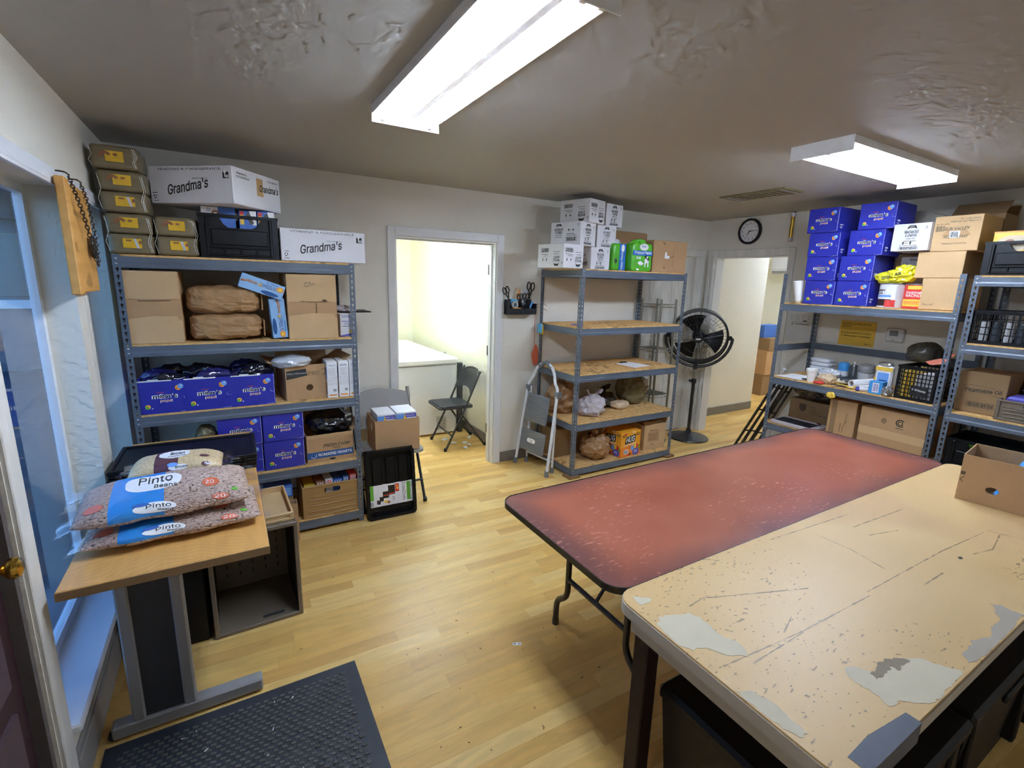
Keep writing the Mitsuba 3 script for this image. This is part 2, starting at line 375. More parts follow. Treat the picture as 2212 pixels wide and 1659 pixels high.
def tan_top(p, n, uv):
    c = mix(lin('#cba974'), lin('#d4b482'), fbm(p.x * 3.5, p.y * 3.5, 1.0))
    c = mix(c, lin('#c29c74'), .5 * smoothstep(.5, .68, fbm(p.x * 2.1 + 8, p.y * 2.1, 2.0)))
    d = mi.Float(9.0)
    for l in SCR:
        for (ax, ay), (bx_, by_) in zip(l[:-1], l[1:]):
            L2 = (bx_ - ax) ** 2 + (by_ - ay) ** 2
            t = dr.clip(((p.x - ax) * (bx_ - ax) + (p.y - ay) * (by_ - ay)) / L2, 0, 1)
            d = dr.minimum(d, dr.hypot(p.x - ax - t * (bx_ - ax), p.y - ay - t * (by_ - ay)))
    d = d + .003 * (noise(p.x * 60, p.y * 60) - .35)
    c = mix(c, lin('#7d6548'), .8 * (1 - smoothstep(.0008, .0032, d)))
    f = smoothstep(.86, .92, noise(p.x * 70 + p.y * 60, p.y * 150 - p.x * 30)) * smoothstep(.5, .62, noise(p.x * 4, p.y * 4, 7.0))
    return mix(c, lin('#6d573c'), .6 * f)
bsdf('tan_laminate', mikit.proc(tan_top), .45, spec=.4)
M('rubber', '#3a3935', .65); M('rubber_edge', '#1b1f27', .55)
scene['m_glass'] = {'type': 'thindielectric'}

# ------------------------------------------------------------------ the room
ZC = 2.43
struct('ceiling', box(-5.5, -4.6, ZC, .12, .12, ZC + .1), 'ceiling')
def wall_with_holes(L, h, holes, thick):
    g = Polygon(sbox(0, 0, L, h))
    for x0, z0, x1, z1 in holes: g = g.difference(sbox(x0, z0, x1, z1))
    return prism(g, thick)
A_back = np.array([[1, 0, 0, -5.5], [0, 0, 1, 0], [0, -1, 0, 0], [0, 0, 0, 1.0]]); A_back[2] = [0, 1, 0, 0]; A_back[1] = [0, 0, 1, 0]
def stand_x(m, x0, y): # polygon (x, z) extruded towards +y, standing at y
    return tri(np.c_[m.vertices[:, 0] + x0, m.vertices[:, 2] + y, m.vertices[:, 1]], m.faces[:, ::-1])
def stand_y(m, x, y0): # polygon (y, z) extruded towards +x, standing at x
    return tri(np.c_[m.vertices[:, 2] + x, m.vertices[:, 0] + y0, m.vertices[:, 1]], m.faces)
struct('wall_back', stand_x(wall_with_holes(5.62, ZC, [(1.861, -.01, 2.769, 2.03), (4.57, -.01, 5.334, 2.03)], .12), -5.5, 0), 'wall')
struct('wall_right', stand_y(wall_with_holes(4.6, ZC, [(3.615, -.01, 4.455, 2.03)], .12), 0, -4.6), 'wall')
struct('wall_left', stand_y(wall_with_holes(4.6, ZC, [(1.55, -.01, 2.48, 2.04), (2.57, .26, 3.522, 2.03), (3.684, .26, 4.28, 2.03)], .14), -5.5, -4.6), 'wall')
struct('unseen_wall_front', box(-5.5, -4.7, 0, .12, -4.6, ZC), 'wall')  # unseen wall behind the camera, closes the room to bounce light back
# floor strips
struct('floor', box(-5.5, -4.7, -.05, 3.6, 3.1, -.007), 'subfloor')
ang = math.radians(-1.6)
cs, sn = math.cos(ang), math.sin(ang)
planks = []
SW = .0735
for j in range(-40, 48):
    y = j * SW - 1.521
    x = -7.0 + rng.uniform(0, .7)
    while x < 3.7:
        L = rng.uniform(.42, .95)
        planks.append((x, y, L, int(rng.integers(len(PL))))); x += L
def in_view(px, py, pz):
    q = np.array([px, py, pz]) - EYE
    d = q @ _f
    if d < .1: return None
    return 1106 + FOCAL * (q @ _r) / d, 829.5 - FOCAL * (q @ _u * math.cos(ROLL) + 0) / d, d
ROOMS = [(-5.36, -4.6, 0.0, 0.0), (-3.64, 0.0, -2.73, .12), (-3.7, .12, -2.5, 2.9), (0.0, -.985, .12, -.145), (.12, -1.6, 3.2, .25), (1.62, .25, 3.2, 1.6)]
singles, rest = [], {i: [] for i in range(len(PL))}
for x, y, L, k in planks:
    c = Polygon([(cs * a - sn * b, sn * a + cs * b) for a, b in ((x + .0002, y + .0002), (x + L - .0002, y + .0002), (x + L - .0002, y + SW - .0002), (x + .0002, y + SW - .0002))])
    for r in ROOMS:
        g = c.intersection(sbox(r[0], r[1], r[2], r[3]))
        if g.is_empty or g.area < 1e-4 or g.geom_type != 'Polygon': continue
        m = prism(g, .007, -.007)
        v = in_view(g.centroid.x, g.centroid.y, 0)
        size = g.area / v[2] ** 3 if v and -60 < v[0] < 2270 and -60 < v[1] < 1720 else 0
        cx, cy = g.centroid.x, g.centroid.y
        if cy < -3.6 or (cx > -3.6 and cy < -2.2) or (-4.44 > cx and cy < -1.95) or cx < -5.0 and cy > -1.2: size *= .02
        singles.append((size, m, k))
singles.sort(key=lambda s: -s[0])
for s, m, k in singles[:298]: part('floor', 'plank', m, f'plank_{k}')
for s, m, k in singles[298:]: rest[k].append(m)
for k, ms in rest.items():
    if ms: part('floor', 'planking', cat(ms), f'plank_{k}', kind='stuff')
# cove baseboards and left baseboard
def base(key, x0, y0, x1, y1, h=.1, mat='cove_base'): struct(key, box(x0, y0, 0, x1, y1, h, .004), mat)
base('baseboard_back', -5.36, -.012, -3.70, 0); base('baseboard_back_2', -2.66, -.012, -1.03, 0)
base('baseboard_right', -.012, -4.6, 0, -1.05); base('baseboard_left', -5.36, -2.03, -5.342, 0, .13, 'baseboard_grey')
struct('trim_1', box(-5.36, -2.03, .13, -5.35, 0, .15, .003), 'baseboard_grey')
# doorway to the freezer room
struct('door_1', cat([box(-3.639, -.002, 0, -3.625, .122, 2.03), box(-2.745, -.002, 0, -2.731, .122, 2.03), box(-3.639, -.002, 2.016, -2.731, .122, 2.03)]), 'trim')
part('door_1', 'door_stop', cat([box(-2.757, .05, 0, -2.745, .085, 2.016), box(-3.625, .05, 0, -3.613, .085, 2.016), box(-3.613, .05, 2.004, -2.757, .085, 2.016)]), 'trim')
for z in (1.80, 1.07, .32):
    part('door_1', 'hinge', cat([box(-2.7475, .088, z - .045, -2.744, .12, z + .045), xf(trimesh.creation.cylinder(.006, .09, sections=10), frame(-2.749, .118, z))]), 'chrome')
struct('trim_2', cat([box(-3.70, -.018, 0, -3.636, 0, 2.095, .004), box(-2.734, -.018, 0, -2.665, 0, 2.095, .004), box(-3.636, -.018, 2.027, -2.734, 0, 2.095, .004)]), 'trim')
# closed door in the corner
struct('door_2', box(-.93, .02, 0, -.166, .06, 2.03), 'old_white_paint')
for x0, x1 in ((-.83, -.60), (-.49, -.26)):
    for z0, z1 in ((.2, .95), (1.1, 1.85)):
        part('door_2', 'raised_panel', cat([box(x0, .012, z0, x1, .022, z1, .008), box(x0 + .04, .006, z0 + .04, x1 - .04, .02, z1 - .04, .01)]), 'old_white_paint')
struct('trim_3', cat([box(-1.0, -.018, 0, -.93, 0, 2.1, .004), box(-1.0, -.018, 2.03, -.03, 0, 2.1, .004)]), 'old_white_paint')
part('trim_3', 'jamb_board', box(-.170, -.02, 0, -.03, 0, 2.03, .004), 'old_white_paint')
for x in (-.155, -.118, -.082, -.046): part('trim_3', 'flute', box(x - .010, -.028, .02, x + .010, -.018, 2.03, .006), 'old_white_paint')
# doorway to the next room
struct('door_3', cat([box(-.002, -.16, 0, .122, -.145, 2.03), box(-.002, -.985, 0, .122, -.97, 2.03), box(-.002, -.985, 2.016, .122, -.145, 2.03)]), 'trim')
struct('trim_4', cat([box(-.018, -.148, 0, 0, -.05, 2.1, .004), box(-.018, -1.045, 0, 0, -.982, 2.1, .004), box(-.018, -.982, 2.027, 0, -.148, 2.1, .004)]), 'old_white_paint')
part('trim_4', 'flute', box(-.028, -.098, .0, -.016, -.056, 2.08, .005), 'old_white_paint'); part('trim_4', 'flute', box(-.026, -.143, .0, -.016, -.108, 2.04, .005), 'old_white_paint')
part('door_3', 'latch_plate', box(.03, -.163, .9, .055, -.159, .96), 'chrome'); part('door_3', 'scuff_plate', box(-.003, -.152, .42, .0, -.146, .56), 'steel_dark')
# freezer room
struct('wall_left_2', box(-3.95, .12, 0, -3.85, 3.0, 2.6), 'wall_cream'); struct('wall_right_2', box(-2.51, .12, 0, -2.41, 3.0, 2.6), 'wall_cream')
struct('wall_back_2', box(-3.95, 2.9, 0, -2.41, 3.0, 2.6), 'wall_cream'); struct('ceiling_2', box(-3.95, .12, 2.6, -2.41, 3.0, 2.7), 'wall_cream')
base('baseboard_right_2', -2.522, .12, -2.51, 2.9)
# next room
struct('wall_left_3', box(.12, .25, 0, 1.62, .35, 2.6), 'wall'); struct('wall_back_3', box(3.2, -1.6, 0, 3.3, 1.7, 2.6), 'wall_cream')
struct('wall_left_4', box(1.52, 1.6, 0, 3.3, 1.7, 2.6), 'wall'); struct('wall_left_5', box(1.52, .35, 0, 1.62, 1.7, 2.6), 'wall'); struct('wall_right_3', box(.12, -1.7, 0, 3.3, -1.6, 2.6), 'wall')
struct('ceiling_3', box(.12, -1.7, 2.6, 3.3, 1.7, 2.7), 'wall'); base('baseboard_left_3', .12, .238, 1.62, .25, .11)
# windows on the left wall
def window(n, y0, y1):
    f = .035
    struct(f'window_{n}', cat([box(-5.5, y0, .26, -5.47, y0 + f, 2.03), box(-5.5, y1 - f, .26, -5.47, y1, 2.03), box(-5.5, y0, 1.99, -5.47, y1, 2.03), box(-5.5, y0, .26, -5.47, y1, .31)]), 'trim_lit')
    part(f'window_{n}', 'pane', tri([[-5.487, y0 + f, .31], [-5.487, y1 - f, .31], [-5.487, y1 - f, 1.99], [-5.487, y0 + f, 1.99]], [[0, 1, 2], [0, 2, 3]]), 'glass')
window(1, -2.03, -1.078); window(2, -.916, -.32)
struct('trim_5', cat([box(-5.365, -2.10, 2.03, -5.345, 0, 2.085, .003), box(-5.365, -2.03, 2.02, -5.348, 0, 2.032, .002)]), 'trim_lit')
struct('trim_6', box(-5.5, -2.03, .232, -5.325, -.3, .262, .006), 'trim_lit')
struct('trim_7', box(-5.372, -.952, .26, -5.352, -.914, 2.03, .003), 'old_white_paint')
struct('trim_8', box(-5.365, -2.115, 0, -5.348, -2.03, 2.07, .003), 'old_white_paint')
# front door, closed, left of the windows
struct('door_4', box(-5.45, -3.05, 0, -5.40, -2.145, 2.03), 'maroon_door')
part('door_4', 'weather_strip', cat([box(-5.42, -2.145, 0, -5.37, -2.115, 2.04), box(-5.42, -3.05, 2.03, -5.37, -2.115, 2.05)]), 'weather_strip')
for y0, y1 in ((-2.95, -2.66), (-2.56, -2.23)):
    for z0, z1 in ((.2, .52), (.6, .86), (1.1, 1.85)):
        m = Polygon(sbox(y0, z0, y1, z1), [sbox(y0 + .05, z0 + .05, y1 - .05, z1 - .05).exterior.coords])
        part('door_4', 'panel_moulding', stand_y(prism(m, .014), -5.402, 0), 'maroon_light'); part('door_4', 'raised_panel', box(-5.402, y0 + .055, z0 + .055, -5.392, y1 - .055, z1 - .055, .008), 'maroon_door')
kn = lathe([(0, 0), (.034, 0), (.034, .006), (.026, .012), (.012, .016), (.011, .04), (.018, .046), (.027, .056), (.0285, .066), (.024, .076), (.012, .081), (0, .082)], 24)
part('door_4', 'door_knob', xf(kn, frame(-5.40, -2.235, .945) @ rotation_matrix(math.pi / 2, (0, 1, 0))), 'brass', smooth=40)
# outside, seen through the windows
struct('ground_outside', box(-22, -14, -.16, -5.5, 16, -.1), 'pavement')
k = Kit(); k.add('wall', box(-18, 8.0, -.1, -5.6, 12, 3.4), 'stucco'); k.add('fascia', box(-18.2, 7.7, 2.5, -5.6, 12.1, 3.6), 'dark_door'); k.add('sill_band', box(-18, 7.95, 1.0, -5.6, 8.01, 1.15), 'trim_lit')
for x in (-16.5, -13.4, -10.3, -8.3): k.add('window', box(x, 7.97, 1.2, x + 1.1, 8.02, 2.3, .02), 'screen_grey')
k.add('door', box(-11.9, 7.95, -.1, -10.9, 8.02, 2.0, .02), 'dark_door')
k.place('building', 'grey building with a dark roof edge across the pavement outside the windows', 'building')

# ------------------------------------------------------------------ lamps
def fixture():
    L, W, H = 1.22, .30, .07   # along x, y, hanging down from z = 0
    k = Kit()
    hs = Polygon([(0, 0), (W, 0), (W, -.035), (W - .004, -.035), (W - .004, -.006), (W / 2 + .02, -.006), (W / 2 + .012, -.052), (W / 2 - .012, -.052), (W / 2 - .02, -.006), (.004, -.006), (.004, -.035), (0, -.035)])
    m = prism(hs, L); m = tri(m.vertices[:, [2, 0, 1]], m.faces); k.add('housing', m, 'lamp_white')
    for x in (0.0, L - .004): k.add('end_plate', box(x, -.004, -H, x + .004, W + .004, 0), 'lamp_white')
    for y in (.045, .105, .195, .255):
        for x in (.006, L - .028): k.add('socket', box(x, y - .012, -.062, x + .022, y + .012, -.006, .003), 'lamp_white')
        t = xf(trimesh.creation.cylinder(.0128, L - .07, sections=16), frame(L / 2, y, -.048) @ rotation_matrix(math.pi / 2, (0, 1, 0)))
        k.add('fluorescent_tube', t, 'lamp_white', smooth=40, emit=[TUBE * c for c in TUBE_COLOR])
    return k
fx = fixture()
fx.place('ceiling_light', 'large white four-tube fluorescent fixture on the ceiling nearest the camera', 'ceiling light', frame(-3.898, -2.775, ZC, 90), 'fluorescent ceiling lights')
fx.place('ceiling_light', 'white four-tube fluorescent fixture on the ceiling near the blue boxes', 'ceiling light', frame(-2.17, -2.50, ZC), 'fluorescent ceiling lights')
fx.place('ceiling_light', 'unseen fluorescent fixture on the ceiling, placed to light the freezer room', 'ceiling light', frame(-2.95, .25, 2.6, 90), 'fluorescent ceiling lights')  # out of view, placed to light the freezer room and the freezer front
fx.place('ceiling_light', 'unseen fluorescent fixture on the ceiling, placed to light the next room', 'ceiling light', frame(1.9, -.6, 2.6), 'fluorescent ceiling lights')  # out of view, placed to light the room beyond the far doorway

# ------------------------------------------------------------------ boltless shelving units
PW, PT, PH = .034, .0018, 1.83
def slotted(h):
    g = Polygon(sbox(0, 0, PW, h)); z = .03; cx = PW * .52
    holes = []
    while z < h - .03:
        holes.append([(cx - .0065, z + .005), (cx - .0065, z + .011), (cx - .003, z + .016), (cx + .003, z + .016), (cx + .0065, z + .011), (cx + .0065, z + .005), (cx + .002, z), (cx + .0025, z - .009), (cx - .0025, z - .009), (cx - .002, z)])
        z += .0381
    return Polygon(sbox(0, 0, PW, h).exterior, holes)
_fl = prism(slotted(PH), PT)
_px = tri(np.c_[_fl.vertices[:, 0], _fl.vertices[:, 2], _fl.vertices[:, 1]], _fl.faces[:, ::-1])       # flange along x
_py = tri(np.c_[_fl.vertices[:, 2], _fl.vertices[:, 0], _fl.vertices[:, 1]], _fl.faces)                # flange along y
POST = cat([_px, _py])
def mirror(m, sx, sy):
    v = np.array(m.vertices) * [sx, sy, 1]
    return tri(v, m.faces[:, ::-1] if sx * sy < 0 else m.faces)
POSTS = {(sx, sy): ply(mirror(POST, sx, sy), 'steel_blue') for sx in (1, -1) for sy in (1, -1)}
BEAM = [(.004, 0), (.002, 0), (.002, -.030), (-.0015, -.039), (-.0015, -.058), (.004, -.058)]
def beam(L):
    m = prism(BEAM, L)   # polygon (y, z) along x
    return tri(m.vertices[:, [2, 0, 1]], m.faces)
def shelving(label, A, W, D, levels, top=1.83, group='blue-grey shelving units'):
    """levels: (top of board, has board, sides with a beam)"""
    k = Kit()
    for (sx, sy), d in POSTS.items():
        dd = dict(d); p = k.add('post', box(0, 0, 0, .001, .001, .001), 'steel_blue')
        off = np.eye(4); off[:3, 3] = (0 if sx > 0 else W, 0 if sy > 0 else D, 0)
        v, f = np.array(mirror(POST, sx, sy).vertices) * [1, 1, top / PH] + off[:3, 3], mirror(POST, sx, sy).faces
        k.items[-1] = (p, ply(tri(v, f), 'steel_blue'), None, None)
    riv = []
    for z, has, sides in levels:
        zb = z - .012
        if 'f' in sides: k.add('beam', mv(beam(W - .012), .006, 0, zb), 'steel_blue')
        if 'b' in sides: k.add('beam', mv(rot(beam(W - .012), 180, (0, 0, 1)), W - .006, D, zb), 'steel_blue')
        if 'l' in sides: k.add('beam', mv(rot(beam(D - .012), -90, (0, 0, 1)), 0, D - .006, zb), 'steel_blue')
        if 'r' in sides: k.add('beam', mv(rot(beam(D - .012), 90, (0, 0, 1)), W, .006, zb), 'steel_blue')
        if has: k.add('shelf_board', box(.003, .003, z - .013, W - .003, D - .003, z - .001, .001), 'particle_board')
        for x in (PW * .5, W - PW * .5):
            for dz in (-.024, -.050):
                c = trimesh.creation.icosphere(1, .0055); c.apply_scale((1, .45, 1))
                if 'f' in sides: riv.append(mv(c, x, -.001, z + dz))
    k.add('rivets', cat(riv), 'rivet', kind='stuff')
    return k.place('shelving_unit', label, 'shelving unit', A, group)
ALL = 'fblr'
shelving('blue-grey steel shelving unit by the windows, full of boxes and bags', frame(-5.30, -.573, 0), 1.22, .555, [(1.787, 1, ALL), (1.313, 1, ALL), (.917, 1, ALL), (.475, 1, ALL), (.094, 1, ALL)], 1.785)
shelving('blue-grey steel shelving unit between the two doorways, mostly empty tan boards', frame(-2.28, -.638, .02), 1.25, .60, [(1.800, 1, ALL), (1.319, 1, ALL), (.916, 1, ALL), (.478, 1, ALL), (.069, 1, ALL)], 1.798)
RW = lambda y, x=-.62, z=0.0, deg=0.0: frame(x, y, z, -90 + deg)        # frame of things facing the room on the right wall
shelving('blue-grey steel shelving unit with the blue candy boxes on its top board', RW(-1.325), 1.22, .595, [(1.587, 1, ALL), (1.225, 0, 'bl'), (.938, 1, ALL), (.516, 1, ALL), (.094, 1, ALL)])
shelving('blue-grey steel shelving unit cut by the right edge of the photo', RW(-2.582), 1.22, .595, [(1.822, 1, ALL), (1.387, 1, ALL), (.920, 1, ALL), (.50, 1, ALL), (.094, 1, ALL)], 1.82)
for x, y, lb in ((-2.262, -.618, 'scrap wood block under the near post of the shelving between the doorways'), (-1.05, -.618, 'scrap wood block under the post of the shelving beside the fan')):
    solo('wood_block', lb, 'wood block', box(x - .055, y - .05, 0, x + .06, y + .06, .02, .002), 'wood_block', group='wood blocks under shelving posts')
for x, y, lb in ((-2.262, -.06, 'scrap wood block under the rear post behind the step ladder'), (-1.05, -.06, 'scrap wood block under the rear post beside the wire rack')):
    solo('wood_block', lb, 'wood block', box(x - .05, y - .05, 0, x + .05, y + .05, .02, .002), 'wood_block', group='wood blocks under rear posts')

# ------------------------------------------------------------------ candy boxes
def candy_print(k, w, d, h):
    P = Print(k, face('front', w, d, h))
    P.text('white_print', "m&m's", .53 * w, .475 * h, .115 * h, bold=True, width=.50 * w, layer=0).text('white_print', "m&m's", .52 * w, .455 * h, .125 * h, bold=True, width=.515 * w, layer=0)
    P.text('ink', "m&m's", .525 * w, .468 * h, .105 * h, bold=True, width=.475 * w, layer=1)
    P.text('white_print', 'popd', .54 * w, .345 * h, .08 * h, bold=True, width=.24 * w, layer=0).text('orange_print', 'popd', .54 * w, .35 * h, .07 * h, width=.22 * w, layer=1)
    P.rect('red_print', .36 * w, .635 * h, .52 * w, .65 * h)
    P.ell('orange_print', .80 * w, .76 * h, .065 * w).ell('sky_print', .85 * w, .80 * h, .062 * w, layer=1).ell('white_print', .86 * w, .82 * h, .016 * w, layer=2).ell('label_brown', .77 * w, .74 * h, .014 * w, layer=1)
    P.ell('yellow_print', .17 * w, .22 * h, .055 * w).ell('green_print', .155 * w, .195 * h, .04 * w, layer=1).ell('orange_print', .19 * w, .24 * h, .022 * w, layer=2).line('white_print', [(.24 * w, .15 * h), (.27 * w, .18 * h)], .004)
    P.line('white_print', [(.985 * w, .03 * h), (.985 * w, .97 * h)], .0012, name='fold_line').line('white_print', [(.8 * w, .015 * h), (.97 * w, .03 * h)], .0012, name='fold_line').line('white_print', [(.9 * w, .5 * h), (.9 * w, .42 * h), (.98 * w, .42 * h)], .001, name='fold_line')
    P.done()
    P = Print(k, face('right', w, d, h)); P.text('white_print', 'PARTY', .1 * d, .26 * h, .06 * h, 'l', True).text('white_print', 'SIZE', .1 * d, .16 * h, .06 * h, 'l', True).done()
CW, CH, CD = .236, .187, .33
k = Kit(); k.add('body', box(0, 0, 0, CW, CD, CH, .003), 'candy_blue'); candy_print(k, CW, CD, CH)
k.add('lock_tab', cat([box(.3 * CW, .04, CH, .42 * CW, .05, CH + .004, .001)]), 'candy_blue')
candy_closed = k
wc = 'blue candy box, '
rows = ['bottom', 'second from the bottom', 'third from the bottom', 'top']
for col, spots in (('left', [(-1.512, 1.587, 0), (-1.497, 1.776, 1.5), (-1.492, 1.964, 1), (-1.462, 2.153, -1)]), ('right', [(-1.757, 1.587, 0), (-1.757, 1.776, 1), (-1.796, 1.964, 1), (-1.842, 2.153, 2)])):
    for r, (y, z, dg) in enumerate(spots):
        candy_closed.place('candy_box', f'{wc}{rows[r]} of the {col} stack by the right wall', 'candy box', RW(y, -.615, z + .0005 * r, dg), 'closed blue candy boxes')
candy_closed.place('candy_box', wc + 'upper left of the four on the fourth shelf', 'candy box', frame(-4.915, -.56, .664), 'closed blue candy boxes')
candy_closed.place('candy_box', wc + 'upper right of the four on the fourth shelf', 'candy box', frame(-4.673, -.56, .664), 'closed blue candy boxes')
candy_closed.place('candy_box', wc + 'lower right of the four on the fourth shelf', 'candy box', frame(-4.677, -.555, .4755), 'closed blue candy boxes')
candy_closed.place('candy_box', wc + 'lower left of the four on the fourth shelf', 'candy box', frame(-4.918, -.55, .4755), 'closed blue candy boxes')
k = open_carton(.236, .34, .188, 'candy_blue', t=.003); candy_print(k, .236, .34, .188); k.add('torn_edge', cat([box(.004, -.0008, .183, .16, .003, .190), box(.05, .0, .188, .10, .002, .196)]), 'white_card'); candy_open = k
bagm = []
for i in range(4):
    g = blob(.095, .032, .062, 2.4, 3, seed=i, amp=.03, freq=16); bagm.append(g)
kb = []
for i, g in enumerate(bagm):
    q = Kit(); q.add('', g, 'bag_foil' if i % 2 == 0 else 'bag_foil_violet', smooth=65); q.items = [('', q.items[0][1], None, None)]; kb.append(q)
for i, (x, lb) in enumerate(((-5.272, 'leftmost'), (-5.058, 'middle'), (-4.826, 'rightmost'))):
    z = .917
    candy_open.place('open_candy_box', f'open blue candy box of dark pouches, {lb} of three', 'candy box', frame(x, -.565 - .003 * i, z), 'open blue candy boxes')
    for j in range(4):
        kb[(i + j) % 4].place('snack_pouch', ('frontmost', 'second', 'third', 'rearmost')[j] + f' dark shiny snack pouch in the open candy box {lb} of three', 'snack pouch', frame(x + .118 + .03 * (-1) ** j, -.49 + .075 * j, z + .155 + .012 * ((j + i) % 3), 8 * (-1) ** j, 70 * (-1) ** (i + j) * .2), f'snack pouches in the box {lb}')

# ------------------------------------------------------------------ top of the window shelving
def kraft_pack(rows_):
    w, d, h = .198, .26, .205 * rows_ / 2 if rows_ == 2 else .115
    k = Kit(); hh = h / rows_
    for r in range(rows_):
        m = trimesh.creation.box((w, d, hh)); m = m.subdivide_to_size(.02); v = np.array(m.vertices)
        q = v / [w / 2, d / 2, hh / 2]; e = 9.0
        s = (np.abs(q) ** e).sum(1) ** (-1 / e) * np.abs(q).max(1)
        v = v * s[:, None] + (meshkit.fbm(v * 22 + 5 * r, 3, r) - .5)[:, None] * .006 * np.sign(v)
        m = mv(tri(v, m.faces), w / 2, d / 2, hh * r + hh / 2); k.add('pack', m, 'kraft_grey', smooth=35)
        P = Print(k, face('front', w, d, h, .0045)); z0 = hh * r + hh * .3; x0 = .045
        if r == 1 or rows_ == 1:
            P.rect('label_yellow', x0 + .02, z0, x0 + .095, z0 + .05, name='label').ring('label_brown', x0 + .02, z0 + .022, .012, .026, 20, 190, 1, 'label_print').ell('label_brown', x0 + .062, z0 + .034, .010, .006, 1, 'label_print')
        else:
            P.rect('label_yellow', x0 + .02, z0, x0 + .10, z0 + .048, name='label').poly('label_silver', [(x0 + .066, z0 + .048), (x0 + .078, z0 + .048), (x0 + .09, z0), (x0 + .078, z0)], 1, 'label_print').ell('label_brown', x0 + .094, z0 + .03, .006, .01, 1, 'label_print').rect('label_brown', x0 + .035, z0 + .034, x0 + .058, z0 + .042, 1, 'label_print')
        P.done()
    wr = []
    for x in (w * .93, w * .97, .01):
        wr.append(tube([(x, -.002, .01), (x - .012, -.003, h * .3), (x + .004, -.003, h * .55), (x - .008, -.002, h * .9)], .0012, 5))
    k.add('film_wrinkle', cat(wr), 'shrink_film', kind='stuff')
    return k
kp2, kp1 = kraft_pack(2), kraft_pack(1)
g = 'brown paper packs on top of the window shelving'
kp2.place('kraft_pack', 'shrink-wrapped pair of brown paper packs, lowest in the window corner', 'paper pack', frame(-5.312, -.555, 1.7875), g)
kp2.place('kraft_pack', 'shrink-wrapped pair of brown paper packs standing beside the black crate', 'paper pack', frame(-5.108, -.55, 1.7875), g)
kp2.place('kraft_pack', 'shrink-wrapped pair of brown paper packs, middle of the corner stack', 'paper pack', frame(-5.318, -.56, 1.9935, -1), g)
kp1.place('kraft_pack', 'single brown paper pack on top of the stack in the window corner', 'paper pack', frame(-5.335, -.565, 2.2, -3), g)
def cookie_print(P, w, h):
    P.text('ink', 'VENDING & FOODSERVICE', .49 * w, .885 * h, .055 * h * 1.1, width=.76 * w)
    P.text('ink', "Grandma's", .47 * w, .34 * h, .25 * h, bold=True, slant=.25, deg=9, width=.50 * w).text('ink_soft', 'QUALITY SINCE 1914', .62 * w, .65 * h, .035 * h, width=.19 * w)
    P.rect('ink', .89 * w, .66 * h, .96 * w, .83 * h).text('white_print', 'up', .935 * w, .69 * h, .08 * h, bold=True, layer=2).poly('white_print', [(.905 * w, .80 * h), (.918 * w, .93 * h), (.931 * w, .80 * h), (.922 * w, .80 * h), (.922 * w, .72 * h), (.913 * w, .72 * h), (.913 * w, .80 * h)], 2)
    for a in (100, 220, 340): P.ring('ink', .055 * w, .19 * h, .012 * w, .021 * w, a, a + 80, 0, 'recycling_mark')
    P.rect('ink', .028 * w, .285 * h, .085 * w, .30 * h).rect('ink', .028 * w, .07 * h, .09 * w, .085 * h)
    return P
k = carton(.495, .36, .19, 'white_card'); cookie_print(Print(k, face('front', .495, .36, .19)), .495, .19).done()
k.place('white_carton', 'white lettered cookie carton resting directly on the shelf beside the black crate', 'carton', frame(-4.50, -.565, 1.7875), 'white cookie cartons')
k = carton(.40, .50, .19, 'white_card')
P = Print(k, face('left', .40, .50, .19)); cookie_print(P, .50, .19).done()
P = Print(k, face('front', .40, .50, .19)); P.text('ink', 'VENDING &', .03, .155, .011, 'l').text('ink', 'FOODSERVICE', .03, .138, .011, 'l').text('ink', "Grandma's", .30, .10, .035, bold=True, slant=.2, deg=3, width=.17).rect('clear_tape', .19, .07, .245, .165).text('ink_soft', 'QUALITY SINCE 1914', .33, .16, .006).done()
k.place('white_carton', 'white lettered cookie carton lying turned on top of the black crate', 'carton', frame(-4.727, -.749, 2.066, 50.6), 'white cookie cartons')
# black crate with cereal boxes
def crate(w, d, h, mat='black_plastic', cut=True, ribs=True):
    k = Kit(); t = .006
    fr = Polygon(sbox(0, 0, w, h))
    if cut: fr = fr.difference(Polygon([(.22 * w, h + .01), (.30 * w, .78 * h), (.36 * w, .70 * h), (.66 * w, .70 * h), (.74 * w, .78 * h), (.82 * w, h + .01)]).difference(sbox(0, h - .018, w, h + .1)))
    k.add('front_panel', xf(prism(fr, t), face('front', w, d, h, -t)), mat); k.add('back_panel', box(0, d - t, 0, w, d, h), mat)
    for x in (0, w - t): k.add('side_panel', box(x, t, 0, x + t, d - t, h), mat)
    k.add('bottom', box(t, t, 0, w - t, d - t, t), mat)
    k.add('rim', cat([box(-.004, -.004, h - .016, w + .004, .004, h), box(-.004, d - .004, h - .016, w + .004, d + .004, h), box(-.004, 0, h - .016, .004, d, h), box(w - .004, 0, h - .016, w + .004, d, h)]), mat)
    if ribs:
        for x in (.10 * w, .90 * w): k.add('rib', box(x - .008, -.012, .01, x + .008, .001, h - .016, .004), mat)
        for z in (.05, .22): k.add('rib', box(.12 * w, -.010, z * h, .88 * w, .001, z * h + .010, .003), mat)
        for x in (.3, .5, .7): k.add('rib', box(x * w - .005, -.008, .06 * h, x * w + .005, .001, .24 * h, .003), mat)
        k.add('boss', cat([box(.14 * w, -.008, .30 * h, .86 * w, .0005, .66 * h, .007)]), mat)
    return k
crate(.395, .36, .238).place('black_crate', 'black plastic crate of cereal boxes on top of the window shelving', 'crate', frame(-4.905, -.563, 1.7875))
